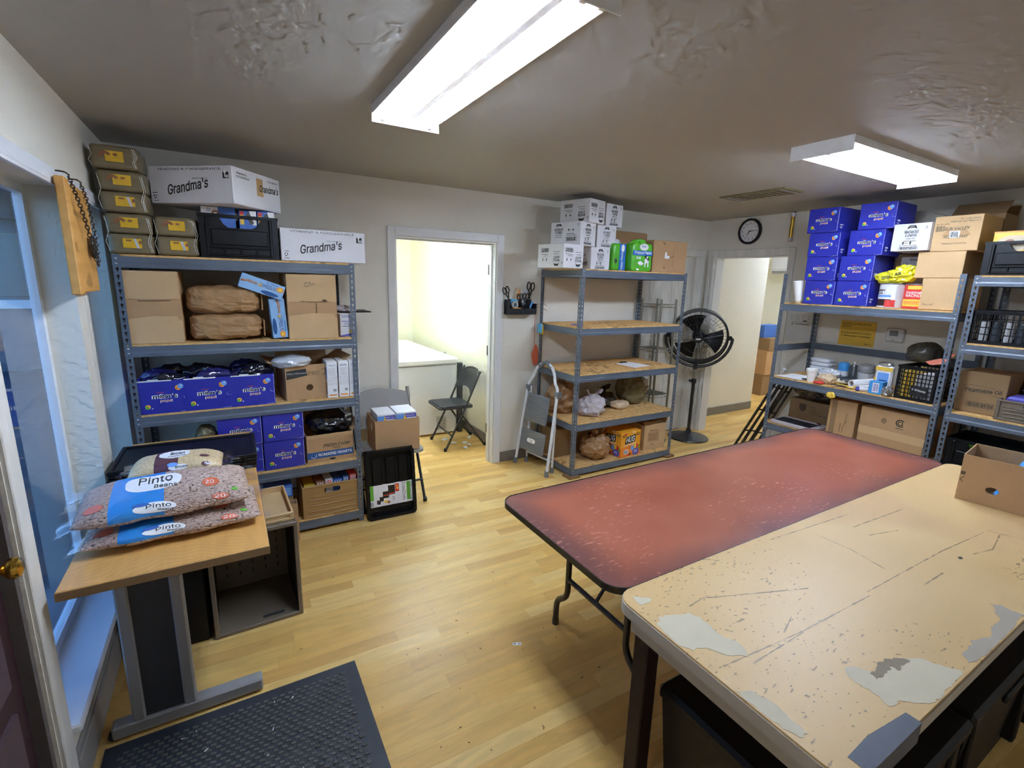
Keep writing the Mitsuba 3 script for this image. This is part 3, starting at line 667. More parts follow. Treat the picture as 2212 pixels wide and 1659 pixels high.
def cereal(w, d, h, kind):
    k = Kit(); k.add('body', box(0, 0, 0, w, d, h, .002), 'blue_box' if kind else 'white_card'); P = Print(k, face('front', w, d, h))
    if kind == 0: P.rect('blue_box', .5 * w, 0, w, h).ring('label_brown', .42 * w, .86 * h, .010, .02, layer=1).text('blue_box', 'O', .22 * w, .9 * h, .018, layer=1)
    else: P.rect('red_print', .05 * w, .9 * h, .28 * w, .98 * h).rect('yellow_print', .05 * w, .7 * h, .28 * w, .9 * h).poly('white_print', [(.6 * w, h), (w, h), (w, .7 * h), (.75 * w, .7 * h)], 1).poly('ink_soft', [(.4 * w, .92 * h), (.6 * w, .97 * h), (.85 * w, .72 * h), (.6 * w, .72 * h)], 2)
    P.done(); return k
cereal(.165, .30, .268, 0).place('cereal_box', 'white and blue cereal box in the black crate, leftmost of three', 'cereal box', frame(-4.888, -.552, 1.7945), 'boxes in the top black crate')
c1 = cereal(.088, .30, .262, 1)
c1.place('cereal_box', 'blue cereal box with red and yellow patches in the black crate, middle of three', 'cereal box', frame(-4.705, -.552, 1.7945), 'boxes in the top black crate')
c1.place('cereal_box', 'blue cereal box with red and yellow patches in the black crate, rightmost of three', 'cereal box', frame(-4.612, -.552, 1.7945), 'boxes in the top black crate')

# ------------------------------------------------------------------ second shelf of the window shelving
def flapped(w, d, h, seed, cut_hi, lo):
    k = Kit(); k.add('body', box(0, .004, 0, w, d, h, .003), 'card')
    k.add('flap', prism_front([(0, h * cut_hi), (w, h * cut_hi), (w * .99, h), (w * .01, h)], .004), 'card_light')
    k.add('flap', prism_front([(0, 0), (w, 0), (w, h * lo * .8), (w * .95, h * lo * .85), (w * .9, h * lo), (w * .45, h * lo), (w * .02, h * lo * .9)], .005), 'card_light')
    k.add('flap', prism_front([(0, h * lo), (w * .44, h * lo), (w * .44, h * cut_hi), (0, h * cut_hi - .004)], .0025), 'card')
    return k
def prism_front(pts, t): return xf(prism(pts, t), face('front', 1, 1, 1, -.0045))
k = flapped(.245, .40, .39, 1, .62, .38)
P = Print(k, face('front', .245, .4, .39, .002)); P.line('ink_brown', [(.055, .232), (.20, .234)], .003, name='slit'); P.done()
k.place('cardboard_box', 'plain cardboard box, flaps facing out, at the left end of the second shelf', 'cardboard box', frame(-5.272, -.56, 1.3135))
k = flapped(.29, .40, .395, 2, .58, .40)
P = Print(k, face('front', .29, .4, .395, .0035)); P.ring('ink_soft', .115, .335, .010, .012, 30, 330, name='handwriting').line('ink_soft', [(.13, .325), (.135, .35), (.145, .33), (.155, .345), (.165, .335)], .002, name='handwriting').line('ink_brown', [(.165, .16), (.165, .22)], .004, name='slit').line('ink_brown', [(.075, .233), (.15, .228), (.235, .232)], .0025, name='slit').ell('ink_brown', .215, .238, .012, .006, name='slit'); P.done()
k.place('cardboard_box', 'cardboard box with scribbled flap on the second shelf beside the light blue cartons', 'cardboard box', frame(-4.485, -.562, 1.3135))
def sack(seed):
    w, d, h = .385, .34, .168
    m = trimesh.creation.box((w, d, h)).subdivide_to_size(.012); v = np.array(m.vertices); q = v / [w / 2, d / 2, h / 2]; e = np.array([6.0])
    s = (np.abs(q) ** 4.5).sum(1) ** (-1 / 4.5) * np.abs(q).max(1); v = v * s[:, None]
    v[:, 2] *= 1 - .22 * np.clip((v[:, 0] / (w / 2)) * .8, 0, 1) ** 2
    cr = np.abs(meshkit.noise(v * [16, 16, 26] + seed * 5, seed) - .5) * 2
    cr2 = np.abs(meshkit.noise(v * [38, 38, 55] + seed * 9, seed + 3) - .5) * 2
    v += np.sign(v) * ((meshkit.fbm(v * 12 + seed, 3, seed) - .5) * .014 - cr * .010 - cr2 * .005)[:, None]
    v[:, 2] = np.maximum(v[:, 2], -h / 2 + .003)
    k = Kit(); k.add('body', mv(tri(v, m.faces), w / 2, d / 2, h / 2 - .003), 'kraft_sack', smooth=30)
    k.add('folded_end', mv(rot(box(-.004, -.13, -.05, .004, .13, .05, .003), 0, (0, 0, 1)), w + .002, d / 2, h * .42), 'kraft_sack')
    return k
sack(1).place('paper_sack', 'brown paper sack, lower of two stacked on the second shelf', 'paper sack', frame(-5.005, -.565, 1.3135), 'brown paper sacks')
sack(3).place('paper_sack', 'brown paper sack, upper of two stacked on the second shelf', 'paper sack', frame(-5.008, -.563, 1.468), 'brown paper sacks')
w, d, h = .24, .14, .085
k = Kit(); k.add('body', box(0, 0, 0, w, d, h, .002), 'light_blue_card'); P = Print(k, face('front', w, d, h))
P.text('white_print', 'CAPRISUN', .62 * w, .44 * h, .024, bold=True, slant=.1, width=.40 * w, layer=0).text('navy_print', 'CAPRISUN', .62 * w, .46 * h, .022, bold=True, slant=.1, width=.385 * w).text('navy_print', 'MYSTICAL', .70 * w, .80 * h, .009, bold=True).poly('label_brown', [(.02 * w, .42 * h), (.16 * w, .52 * h), (.38 * w, .52 * h), (.38 * w, .66 * h), (.16 * w, .68 * h), (.02 * w, .60 * h)]).poly('yellow_print', [(.40 * w, .55 * h), (.45 * w, .75 * h), (.47 * w, .58 * h), (.52 * w, .55 * h), (.47 * w, .48 * h), (.44 * w, .38 * h)]).ell('orange_print', .90 * w, .66 * h, .020, .016).ell('yellow_print', .90 * w, .66 * h, .013, .010, 1).ell('navy_print', .70 * w, .18 * h, .05, .012).text('white_print', 'WARNING POUCHES', .2 * w, .565 * h, .007, layer=2).done()
k.place('juice_carton', 'light blue juice carton lying tilted across the upper paper sack', 'juice carton', frame(-4.742, -.56, 1.632, 0) @ rotation_matrix(math.radians(20), (0, 1, 0)), 'light blue juice cartons')
k.place('juice_carton', 'light blue juice carton standing on end beside the paper sacks', 'juice carton', frame(-4.585, -.535, 1.558, 0) @ rotation_matrix(math.radians(90 - 3), (0, 1, 0)), 'light blue juice cartons')
w, d, h = .088, .12, .15
k = Kit(); k.add('body', box(0, 0, 0, w, d, h, .002), 'white_card'); P = Print(k, face('front', w, d, h)); P.text('violet_print', 'boost', .5 * w, .84 * h, .018).text('violet_print', 'pediatric', .5 * w, .64 * h, .012).text('violet_print', 'drink', .5 * w, .52 * h, .012).rect('ink_soft', .2 * w, .45 * h, .8 * w, .475 * h).poly('violet_print', [(0, 0), (w, .05 * h), (w, .16 * h), (.4 * w, .10 * h), (0, .06 * h)]).ell('yellow_print', .75 * w, .22 * h, .012).done()
k.place('drink_carton', 'white drink carton with violet lettering behind the right post of the second shelf', 'drink carton', frame(-4.172, -.52, 1.3135))
solo('clipboard', 'black clipboard of papers lying on the white drink carton, sticking out past the post', 'clipboard', box(-4.16, -.44, 1.4655, -3.945, -.21, 1.4725, .002), 'black_plastic')
solo('paper_stack', 'crumpled white papers on the clipboard beside the shelf post', 'papers', mv(blob(.07, .07, .035, 2.2, 3, 5, .03, 20, flat=-.004), -4.10, -.36, 1.478), 'white_bag', smooth=65)

# ------------------------------------------------------------------ third shelf, right part
k = open_carton(.34, .36, .225, 'card', hole=(.14, .075, .021), flaps=(('back', .10, 25), ('right', .09, 60), ('left', .10, 75)))
P = Print(k, face('front', .34, .36, .225)); P.poly('ink', [(-.0 + .005, .135), (.13, .155), (.122, .20), (.005, .19)], name='label').text('label_silver', 'Honey, Nutrisnack', .066, .168, .010, layer=2).text('ink_brown', 'PRO', .135, .155, .026, 'l').ring('ink_brown', .225, .175, .017, .020, 250, 470, name='printed_mark').ring('ink_brown', .237, .172, .015, .018, 260, 440, name='printed_mark').text('ink_brown', 'VISIONS', .25, .155, .026, 'l').done()
k.place('cardboard_box', 'open cardboard box with a round hand hole behind the three white cartons', 'cardboard box', frame(-4.523, -.545, .9175, 4))
solo('plastic_wrap', 'crumpled clear plastic wrap on the open box with the hand hole', 'plastic wrap', mv(blob(.11, .08, .04, 2.2, 3, 4, .04, 17), -4.47, -.50, 1.165), 'clear_bag', smooth=65)
w, d, h = .064, .17, .24
k = Kit(); k.add('body', box(0, 0, 0, w, d, h, .002), 'white_paper'); P = Print(k, face('front', w, d, h)); P.text('navy_print', 'Nutrition', .5 * w, .88 * h, .008).rect('orange_print', .12 * w, .05 * h, .88 * w, .09 * h).outline('ink_soft', .1 * w, .36 * h, .9 * w, .58 * h, .001).bars('ink_soft', .55 * w, .17 * h, .85 * w, .24 * h, 8)
for i in range(7): P.rect('label_silver', .12 * w, (.62 + .032 * i) * h, .86 * w, (.632 + .032 * i) * h)
for i in range(5): P.rect('label_silver', .15 * w, (.39 + .035 * i) * h, .82 * w, (.40 + .035 * i) * h)
P.done()
P = Print(k, face('left', w, d, h)); P.rect('label_brown', .1 * d, .1 * h, .9 * d, .45 * h).rect('blue_box', .1 * d, .5 * h, .9 * d, .85 * h).done()
for i, (x, lb) in enumerate(((-4.278, 'leftmost'), (-4.205, 'middle'), (-4.136, 'rightmost'))):
    k.place('upright_carton', f'slim white upright carton, {lb} of three on the third shelf', 'carton', frame(x, -.568 + .004 * i, .9175), 'slim white cartons')

# ------------------------------------------------------------------ fourth and fifth shelf
k = open_carton(.30, .36, .19, 'card', flaps=(('back', .09, 20), ('right', .08, 40)))
k.add('torn_flap', xf(prism([(.0, .0), (.30, .0), (.30, -.055), (.25, -.07), (.22, -.055), (.19, -.085), (.12, -.07), (.08, -.10), (.02, -.085), (.0, -.03)], .003), face('front', .3, .36, .19, .002) @ np.array([[1, 0, 0, 0], [0, 1, 0, .19], [0, 0, 1, 0], [0, 0, 0, 1.0]]) @ rotation_matrix(math.radians(12), (1, 0, 0))), 'card_light')
P = Print(k, face('front', .3, .36, .19)); P.rect('navy_print', .0, .026, .30, .072).text('white_print', 'ROMAINE HEARTS', .18, .041, .018, bold=True).text('ink', 'FRESH FARM', .19, .10, .02, bold=True, slant=.2).text('ink', 'FOODS', .19, .082, .011, bold=True).ring('white_print', .04, .05, .016, .019, 200, 380, 1).ell('ink', .16, .012, .02, .008).done()
k.place('cardboard_box', 'cardboard lettuce box with a navy band and a torn flap on the fourth shelf', 'cardboard box', frame(-4.425, -.545, .4755, 2))
solo('plastic_bag', 'black plastic bag bulging over the lettuce box on the fourth shelf', 'plastic bag', mv(blob(.15, .12, .085, 2.3, 3, 2, .05, 12), -4.24, -.37, .70), 'black_bag', smooth=65)
solo('snack_bag', 'yellow crumpled bag on the fourth shelf next to the left post', 'snack bag', mv(blob(.045, .08, .05, 2.3, 3, 7, .03, 14, flat=-.045), -5.215, -.46, .521), 'yellow_print', smooth=65)
solo('snack_bag', 'clear crumpled bag on top of the yellow one by the left post', 'snack bag', mv(blob(.05, .08, .06, 2.3, 3, 8, .03, 14), -5.215, -.44, .615), 'clear_bag', smooth=65)
solo('snack_bag', 'dark bag with a small white tag above the black crates on the fourth shelf', 'snack bag', mv(blob(.075, .10, .115, 2.5, 3, 9, .03, 12, flat=-.11), -5.085, -.43, .588), 'dark_bag', smooth=65)
solo('snack_bag', 'olive yellow wrapper hanging in the middle of the fourth shelf', 'snack bag', mv(blob(.055, .07, .085, 2.4, 3, 10, .03, 14), -4.975, -.48, .72), 'olive_bag', smooth=65)
def folding_crate(w, d, h, mat):
    k = Kit(); t = .008
    fr = Polygon(sbox(0, 0, w, h)).difference(Polygon(rrect(.36 * w, .72 * h, .64 * w, .88 * h, .014)))
    k.add('front_panel', xf(prism(fr, t), face('front', w, d, h, -t)), mat); k.add('back_panel', box(0, d - t, 0, w, d, h), mat)
    for x in (0, w - t): k.add('side_panel', box(x, t, 0, x + t, d - t, h), mat)
    k.add('bottom', box(t, t, 0, w - t, d - t, t), mat)
    for z in (.16, .34, .52): k.add('slot_rib', box(.10 * w, -.004, z * h, .90 * w, .001, z * h + .009, .002), mat)
    k.add('edge_frame', cat([box(0, -.006, 0, .02, .001, h, .002), box(w - .02, -.006, 0, w, .001, h, .002), box(0, -.006, h - .012, w, .001, h, .002), box(0, -.006, 0, w, .001, .014, .002)]), mat)
    k.add('handle_lip', xf(prism([(.09 * w, .66 * h), (.25 * w, .64 * h), (.36 * w, .60 * h), (.62 * w, .60 * h), (.74 * w, .66 * h), (.90 * w, .70 * h), (.90 * w, .72 * h), (.73 * w, .69 * h), (.62 * w, .635 * h), (.37 * w, .635 * h), (.25 * w, .675 * h), (.09 * w, .695 * h)], .004), face('front', w, d, h)), mat)
    return k
folding_crate(.385, .32, .225, 'brown_plastic').place('folding_crate', 'tan folding plastic crate of small boxes on the bottom shelf', 'crate', frame(-4.475, -.562, .0945))
cols = [('yellow_print', 'yellow'), ('label_brown', 'brown'), ('white_card', 'white'), ('blue_box', 'blue'), ('navy_print', 'navy'), ('red_print', 'red')]
x = -4.455
for i, (c, nm) in enumerate(cols):
    w_ = (.075, .06, .05, .065, .045, .055)[i]
    kk = Kit(); hh = (.205, .225, .235, .22, .235, .245)[i]; kk.add('body', box(0, 0, 0, w_ - .003, .20, hh, .002), c); P = Print(kk, face('front', w_ - .003, .2, hh))
    for j in range(3): P.rect('white_print' if c != 'white_card' else 'red_print', .15 * w_ + .3 * w_ * j * .8, .80 * hh, .27 * w_ + .3 * w_ * j * .8, .97 * hh)
    P.done(); kk.place('food_box', f'{nm} food box standing in the tan folding crate', 'food box', frame(x, -.53, .104), 'food boxes in the tan crate'); x += w_
k = Kit(); k.add('body', box(0, 0, 0, .185, .22, .075, .002), 'blue_box'); P = Print(k, face('front', .185, .22, .075)); P.rect('white_card', 0, .0, .04, .075).rect('sky_print', .11, .01, .175, .065).done()
k.place('food_box', 'blue box with a white end lying on the bottom shelf above the tan carton lid', 'food box', frame(-4.715, -.56, .275)); 
k = carton(.19, .30, .178, 'card_dark'); k.place('cardboard_box', 'dark cardboard box under the blue box on the bottom shelf', 'cardboard box', frame(-4.72, -.565, .0945))
k = open_carton(.185, .075, .265, 'card', t=.004); P = Print(k, face('right', .185, .075, .265)); P.rect('red_print', .02, .17, .055, .205).done()
k.place('cardboard_box', 'tall cardboard box standing on the floor in front of the bottom shelf', 'cardboard box', frame(-4.70, -.665, .0))

# ------------------------------------------------------------------ desk by the windows and what is on and under it
k = Kit()
k.add('desk_top', box(-5.315, -2.085, .738, -4.748, -.62, .770, .003), 'oak_laminate')
k.add('edge_band', cat([box(-5.316, -2.0865, .739, -4.7475, -2.084, .768, .001), box(-4.7485, -2.086, .739, -4.7465, -.62, .768, .001)]), 'card_dark')
for y in (-1.86, -.86):
    k.add('foot', box(-5.30, y, .008, -4.805, y + .055, .060, .006), 'grey_plastic')
    k.add('foot_pad', cat([box(-5.315, y + .005, 0, -5.25, y + .05, .03, .01)]), 'black_plastic_soft')
    k.add('column_edge', box(-5.235, y + .004, .05, -5.195, y + .052, .738, .006), 'grey_plastic'); k.add('column_edge', box(-5.075, y + .004, .05, -5.035, y + .052, .738, .006), 'grey_plastic')
    k.add('column_panel', box(-5.20, y + .014, .05, -5.07, y + .045, .738), 'charcoal')
    k.add('top_bracket', box(-5.28, y, .715, -4.83, y + .055, .738, .003), 'grey_plastic')
k.add('modesty_panel', box(-5.20, -1.80, .36, -5.18, -.82, .735, .002), 'charcoal')
k.place('desk', 'oak laminate desk on grey T-shaped metal legs under the windows', 'desk')

def pillow_bag(a, b, h0, h1, seed, amp=.004):
    """Closed bag lying along x: half length a, half width b, height above and below its seam; returns (mesh, surface function)."""
    def S(s, t):
        s, t = np.broadcast_arrays(np.asarray(s, float), np.asarray(t, float))
        q = np.clip(1 - np.abs(s) ** 3.2, 0, 1) ** .55
        B = b * (1 - .10 * (1 - q)) * (1 - .03 * np.cos(s * 9 + seed)); c, sn_ = np.cos(t), np.sin(t)
        y = -B * np.sign(c) * np.abs(c) ** .75; up = np.where(sn_ > 0, h0, h1)
        z = up * q * np.sign(sn_) * np.abs(sn_) ** .8
        p = np.stack([a * s, y, z], -1)
        n_ = meshkit.fbm(p * 14 + seed * 3.3, 3, seed) - .5
        p[..., 2] += n_ * amp * 3 * q; p[..., 1] -= n_ * amp * 1.5 * np.sign(c) * q
        return p
    ns, nt = 72, 48
    s = np.linspace(-1, 1, ns); t = np.arange(nt) * 2 * np.pi / nt
    v = S(s[:, None], t[None, :]).reshape(-1, 3); f = []
    for i in range(ns - 1):
        for j in range(nt):
            j2 = (j + 1) % nt; p, q, r, w_ = i * nt + j, i * nt + j2, (i + 1) * nt + j2, (i + 1) * nt + j
            f += [[p, q, r], [p, r, w_]]
    m = tri(v, f)
    if m.volume < 0: m = tri(v, np.array(f)[:, ::-1])
    return m, S
def patch(S, s0, s1, t0, t1, off, ns=24, nt=20):
    s, t = np.meshgrid(np.linspace(s0, s1, ns), np.linspace(t0, t1, nt), indexing='ij')
    return wrap(S, s.ravel(), t.ravel(), off), grid_faces(ns, nt)
def grid_faces(ns, nt):
    f = []
    for i in range(ns - 1):
        for j in range(nt - 1):
            p = i * nt + j; f += [[p, p + 1, p + nt + 1], [p, p + nt + 1, p + nt]]
    return np.array(f)
def wrap(S, s, t, off):
    e = 1e-3; p = S(s, t); d1 = S(s + e, t) - S(s - e, t); d2 = S(s, t + e) - S(s, t - e)
    n_ = np.cross(d1, d2); n_ /= np.linalg.norm(n_, axis=-1, keepdims=True) + 1e-12
    c = p.copy(); c[..., 0] = 0
    sg = np.sign((n_ * c).sum(-1, keepdims=True)); return p + n_ * sg * np.asarray(off)[..., None] if np.ndim(off) else p + n_ * sg * off
def orient(v, f):
    m = tri(v, f); c = np.array(m.triangles_center); c[:, 0] = 0
    return m if (m.face_normals * c).sum() > 0 else tri(v, np.asarray(f)[:, ::-1])
def wrapped(S, m, s0, t0, a, rho, off):
    """A flat mesh (x along the bag, y up around it, metres) laid on the bag about (s0, t0)."""
    m = m.subdivide_to_size(.012) if len(m.faces) < 400 else m
    v = np.array(m.vertices); lay = (v[:, 2] > v[:, 2].mean()) * .0006
    return orient(wrap(S, s0 + v[:, 0] / a, t0 + v[:, 1] / rho, off + lay), m.faces)
def seam_fins(k, a, b, seed):
    for sgn in (-1, 1):
        n_ = 26; y = np.linspace(-b, b, n_); v = []
        for j in range(4):
            x = sgn * (a * .985 + j * .013)
            v += [[x + .004 * math.sin(yy * 90 + seed), yy * (1 + .015 * j), .003 * math.sin(yy * 70 + seed + j) + .004 * j * math.sin(yy * 25 + seed)] for yy in y]
        m = tri(v, grid_faces(4, n_)); k.add('seam', m, 'bag_seam', smooth=True)
def bean_bag(seed, h0, h1):
    a, b = .262, .165; k = Kit(); m, S = pillow_bag(a, b, h0, h1, seed, .005); k.add('body', m, 'pinto', smooth=True)
    rho = .115
    v, f = patch(S, -.62, -.03, .0, math.pi, .0008, 30, 30); k.add('printed_band', orient(v, f), 'bean_band_blue', smooth=True)
    E = lambda rx, ry: prism(arc(0, 0, rx, 0, 352, 40, ry), .0005)
    k.add('oval_label', wrapped(S, E(.062, .032), -.13, .42, a, rho, .0014), 'white_paper', smooth=False); k.add('oval_label', wrapped(S, E(.085, .042), -.15, 1.62, a, rho, .0014), 'white_paper')
    k.add('oval_label', wrapped(S, E(.024, .010), -.28, .62, a, rho, .0028), 'blue_box')
    def tx(s, h, x, y): return mv(text(s, h, False), x, y, 0)
    def flat(m): v = np.array(m.vertices); v[:, 2] = np.where(v[:, 2] > .5, .0005, 0); return tri(v, m.faces)
    k.add('lettering', cat([wrapped(S, flat(tx('Pinto', .023, -.030, -.004)), -.12, .42, a, rho, .0026), wrapped(S, flat(tx('Beans', .012, .004, -.022)), -.12, .42, a, rho, .0026),
                            wrapped(S, flat(tx('Pinto', .033, -.05, .0)), -.15, 1.56, a, rho, .0026), wrapped(S, flat(tx('Beans', .018, 0, -.026)), -.15, 1.56, a, rho, .0026)]), 'ink')
    star = [( (.030 if i % 2 else .024) * math.cos(i * math.pi / 14), (.026 if i % 2 else .020) * math.sin(i * math.pi / 14)) for i in range(28)]
    k.add('weight_burst', wrapped(S, prism(star, .0005), .62, .40, a, rho, .0014), 'orange_plastic'); k.add('weight_burst', wrapped(S, prism(star, .0005), .52, 1.25, a, rho, .0014), 'orange_plastic')
    k.add('weight_burst', wrapped(S, prism(star, .0005), -.78, 1.0, a, rho, .0014), 'orange_plastic')
    k.add('lettering', cat([wrapped(S, flat(tx('20', .022, -.022, -.011)), .62, .40, a, rho, .0028), wrapped(S, flat(tx('LB', .009, .010, -.004)), .62, .40, a, rho, .0028), wrapped(S, flat(tx('20', .018, -.02, -.009)), .52, 1.25, a, rho, .0028)]), 'white_paper')
    k.add('nutrition_stamp', wrapped(S, prism([(-.010, -.009), (.010, -.009), (.010, .009), (-.010, .009)], .0005), .80, .80, a, rho, .0014), 'green_print')
    seam_fins(k, a, b, seed); return k
bean_bag(1, .038, .033).place('bean_bag', 'clear bag of pinto beans with a blue band, lower one on the desk', 'bag of beans', frame(-5.03, -1.755, .806, 2), 'bags of pinto beans')
bean_bag(2, .056, .030).place('bean_bag', 'clear bag of pinto beans with a blue band, upper one', 'bag of beans', frame(-5.055, -1.725, .878, 3, 2), 'bags of pinto beans')
def rice_bag(seed):
    a, b = .165, .10; k = Kit(); m, S = pillow_bag(a, b, .052, .026, seed, .003); k.add('body', m, 'rice', smooth=True); rho = .075
    v, f = patch(S, -.45, .05, .0, math.pi, .0008, 24, 26); k.add('printed_band', orient(v, f), 'rice_band', smooth=True)
    E = lambda rx, ry: prism(arc(0, 0, rx, 0, 352, 36, ry), .0005)
    def flat(m): v = np.array(m.vertices); v[:, 2] = np.where(v[:, 2] > .5, .0005, 0); return tri(v, m.faces)
    k.add('oval_label', wrapped(S, E(.034, .018), .06, .38, a, rho, .0014), 'white_paper'); k.add('oval_label', wrapped(S, E(.055, .026), -.05, 1.55, a, rho, .0014), 'white_paper')
    k.add('oval_label', wrapped(S, E(.018, .012), -.06, .60, a, rho, .0026), 'sky_print')
    k.add('weight_burst', wrapped(S, E(.016, .014), .66, .45, a, rho, .0014), 'rice_band'); k.add('weight_burst', wrapped(S, E(.018, .008), .62, 1.2, a, rho, .0014), 'rice_band')
    k.add('lettering', cat([wrapped(S, flat(mv(text('Brown', .013, True), -.025, -.002, 0)), -.0, 1.52, a, rho, .0026), wrapped(S, flat(mv(text('Long Grain Rice', .006), -.03, -.014, 0)), -.0, 1.52, a, rho, .0026), wrapped(S, flat(mv(text('Brown', .011, True), -.012, -.004, 0)), .06, .38, a, rho, .0026)]), 'ink')
    k.add('lettering', cat([wrapped(S, flat(mv(text('5', .016, True), -.009, -.007, 0)), .66, .45, a, rho, .0026), wrapped(S, flat(mv(text('LB', .006), .002, -.004, 0)), .66, .45, a, rho, .0026)]), 'white_paper')
    seam_fins(k, a, b, seed); return k
rice_bag(3).place('rice_bag', 'clear bag of brown rice with a dark band, lower one', 'bag of rice', frame(-5.045, -1.40, .80, -2), 'bags of brown rice')
rice_bag(4).place('rice_bag', 'clear bag of brown rice with a dark band, upper one', 'bag of rice', frame(-5.045, -1.40, .880, -2), 'bags of brown rice')
def collapsed_crate(w, d, h, seed):
    k = Kit(); r = random.Random(seed)
    k.add('base', box(0, 0, 0, w, d, h * .45, .006), 'black_plastic'); k.add('folded_side', box(.01, .01, h * .45, w - .01, d - .01, h * .8, .004), 'black_plastic')
    k.add('rim', cat([box(0, 0, h * .42, w, .02, h, .004), box(0, d - .02, h * .42, w, d, h, .004), box(0, .02, h * .42, .02, d - .02, h, .004), box(w - .02, .02, h * .42, w, d - .02, h, .004)]), 'black_plastic')
    for i in range(8): k.add('rib', box(.04 + i * (w - .1) / 7, -.006, h * .06, .055 + i * (w - .1) / 7, .002, h * .9, .002), 'black_plastic')
    P = Print(k, face('front', w, d, h)); P.text('label_silver', 'HANDLE WITH CARE', w * .82, h * .55, .007, width=.06).text('label_silver', 'FOLD', w * .8, h * .2, .006).done(); return k
cc = collapsed_crate(.58, .37, .0365, 1)
for i, (x, y, dg) in enumerate(((-5.322, -1.275, 0), (-5.318, -1.268, -1))):
    cc.place('folded_crate', ('lower' if i == 0 else 'upper') + ' flat-folded black plastic crate stacked on the far end of the desk', 'crate', frame(x, y, .7705 + .037 * i, dg), 'folded black crates')
# crate lying on its side under the desk
k = Kit(); w, d, h, t = .375, .40, .515, .012
k.add('bottom_panel', box(0, d - t, 0, w, d, h), 'dark_brown_plastic'); k.add('wall_panel', box(0, 0, 0, w, d, t), 'dark_brown_plastic'); k.add('wall_panel', box(0, 0, h - t, w, d, h), 'dark_brown_plastic')
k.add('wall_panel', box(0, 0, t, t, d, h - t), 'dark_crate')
g_ = Polygon(sbox(0, 0, d, h)); hl = []
for zz in (.10, .14, .18, .22, .34, .38, .42): hl.append(sbox(.07, zz, .078, zz + .02)); hl.append(sbox(.20, zz, .208, zz + .02))
for zz in (.27, .29, .46, .48): hl.append(sbox(.05, zz, .10, zz + .008))
for q_ in hl: g_ = g_.difference(q_)
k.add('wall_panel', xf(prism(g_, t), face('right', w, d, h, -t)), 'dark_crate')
pl = []
for i in range(5):
    for j in range(8): pl.append(box(.06 + i * .062, d - t - .0015, .08 + j * .05, .066 + i * .062, d - t, .10 + j * .05))
k.add('slots', cat(pl), 'ink', kind='stuff')
k.add('rim', cat([box(-.006, -.008, -.0, w + .006, .006, .02, .003), box(-.006, -.008, h - .02, w + .006, .006, h, .003), box(-.006, -.008, 0, .014, .006, h, .003), box(w - .014, -.008, 0, w + .006, .006, h, .003)]), 'dark_brown_plastic')
k.add('hand_hole', xf(prism(rrect(.20, .035, .30, .055, .009), .002), np.array([[1, 0, 0, 0], [0, 1, 0, .0], [0, 0, 1, t], [0, 0, 0, 1.0]])), 'ink')
k.place('storage_crate', 'dark brown slotted crate lying on its side under the desk, open towards the camera', 'crate', frame(-4.975, -1.43, .001, 1.5))

# ------------------------------------------------------------------ tray, grey chair and its box beside the window shelving
k = Kit(); w, d, h = .355, .045, .50; t = .005
k.add('back_sheet', box(0, d - t, 0, w, d, h), 'black_plastic')
k.add('rim', tri(*(lambda m: (np.c_[m.vertices[:, 0], m.vertices[:, 2], m.vertices[:, 1]], m.faces[:, ::-1]))(prism(Polygon(rrect(0, 0, w, h, .03), [rrect(.022, .022, w - .022, h - .022, .02)]), d))), 'black_plastic')
for x in (.05, .145, .24): k.add('rib', box(x, d - .016, .24, x + .07, d - .004, .44, .006), 'black_plastic')
for x, z in ((.08, .05), (.27, .055), (.08, .255), (.175, .265), (.27, .275)): k.add('bump', mv(blob(.020, .006, .008, 2.2, 2), x, d - .006, z), 'black_plastic', smooth=True)
P = Print(k, face('front', w, d, h, -d + .013)); x0, y0, x1, y1 = .022, .085, .335, .245
P.rect('white_paper', x0, y0, x1, y1, name='paper_label').rect('green_print', x0, y0 + .05, x0 + .03, y1 - .0, 1, 'label_print').rect('green_print', x1 - .042, y0 + .015, x1 - .008, y1 - .008, 1, 'label_print')
P.text('white_print', 'Greenmade', x1 - .016, y0 + .085, .022, deg=-90, bold=True, layer=2, width=.125).text('ink_soft', 'InstaCrate', x1 - .075, y0 + .085, .026, deg=-90, layer=2, width=.135)
P.rect('edge_black', x0 + .135, y0 + .075, x0 + .185, y0 + .145, 1, 'label_print').rect('edge_black', x0 + .095, y0 + .055, x0 + .14, y0 + .105, 1, 'label_print').rect('edge_black', x0 + .07, y0 + .035, x0 + .10, y0 + .068, 1, 'label_print').poly('maroon_door', [(x0 + .05, y0 + .02), (x0 + .075, y0 + .012), (x0 + .078, y0 + .04), (x0 + .052, y0 + .05)], 1, 'label_print')
P.rect('red_print', x0 + .187, y0 + .09, x0 + .215, y0 + .15, 1, 'label_print').ell('orange_print', x0 + .20, y0 + .135, .008, layer=2, name='label_print').ell('yellow_print', x0 + .205, y0 + .115, .008, layer=2, name='label_print').rect('red_print', x0 + .10, y0 + .074, x0 + .138, y0 + .08, 2, 'label_print').rect('red_print', x0 + .14, y0 + .08, x0 + .183, y0 + .087, 2, 'label_print').ell('yellow_print', x0 + .115, y0 + .03, .012, layer=1, name='label_print').ell('label_brown', x0 + .135, y0 + .022, .012, .01, 1, 'label_print')
P.bars('ink', x0 + .006, y0 + .008, x0 + .026, y0 + .038, 9).rect('ink_soft', x0 + .165, y0 + .03, x0 + .168, y0 + .06, 1, 'label_print').rect('ink_soft', x0 + .175, y0 + .03, x0 + .178, y0 + .06, 1, 'label_print').done()
k.place('plastic_tray', 'black plastic tray with a paper label leaning on the grey chair', 'tray', frame(-4.060, -.625, .003, -1.5, -7))
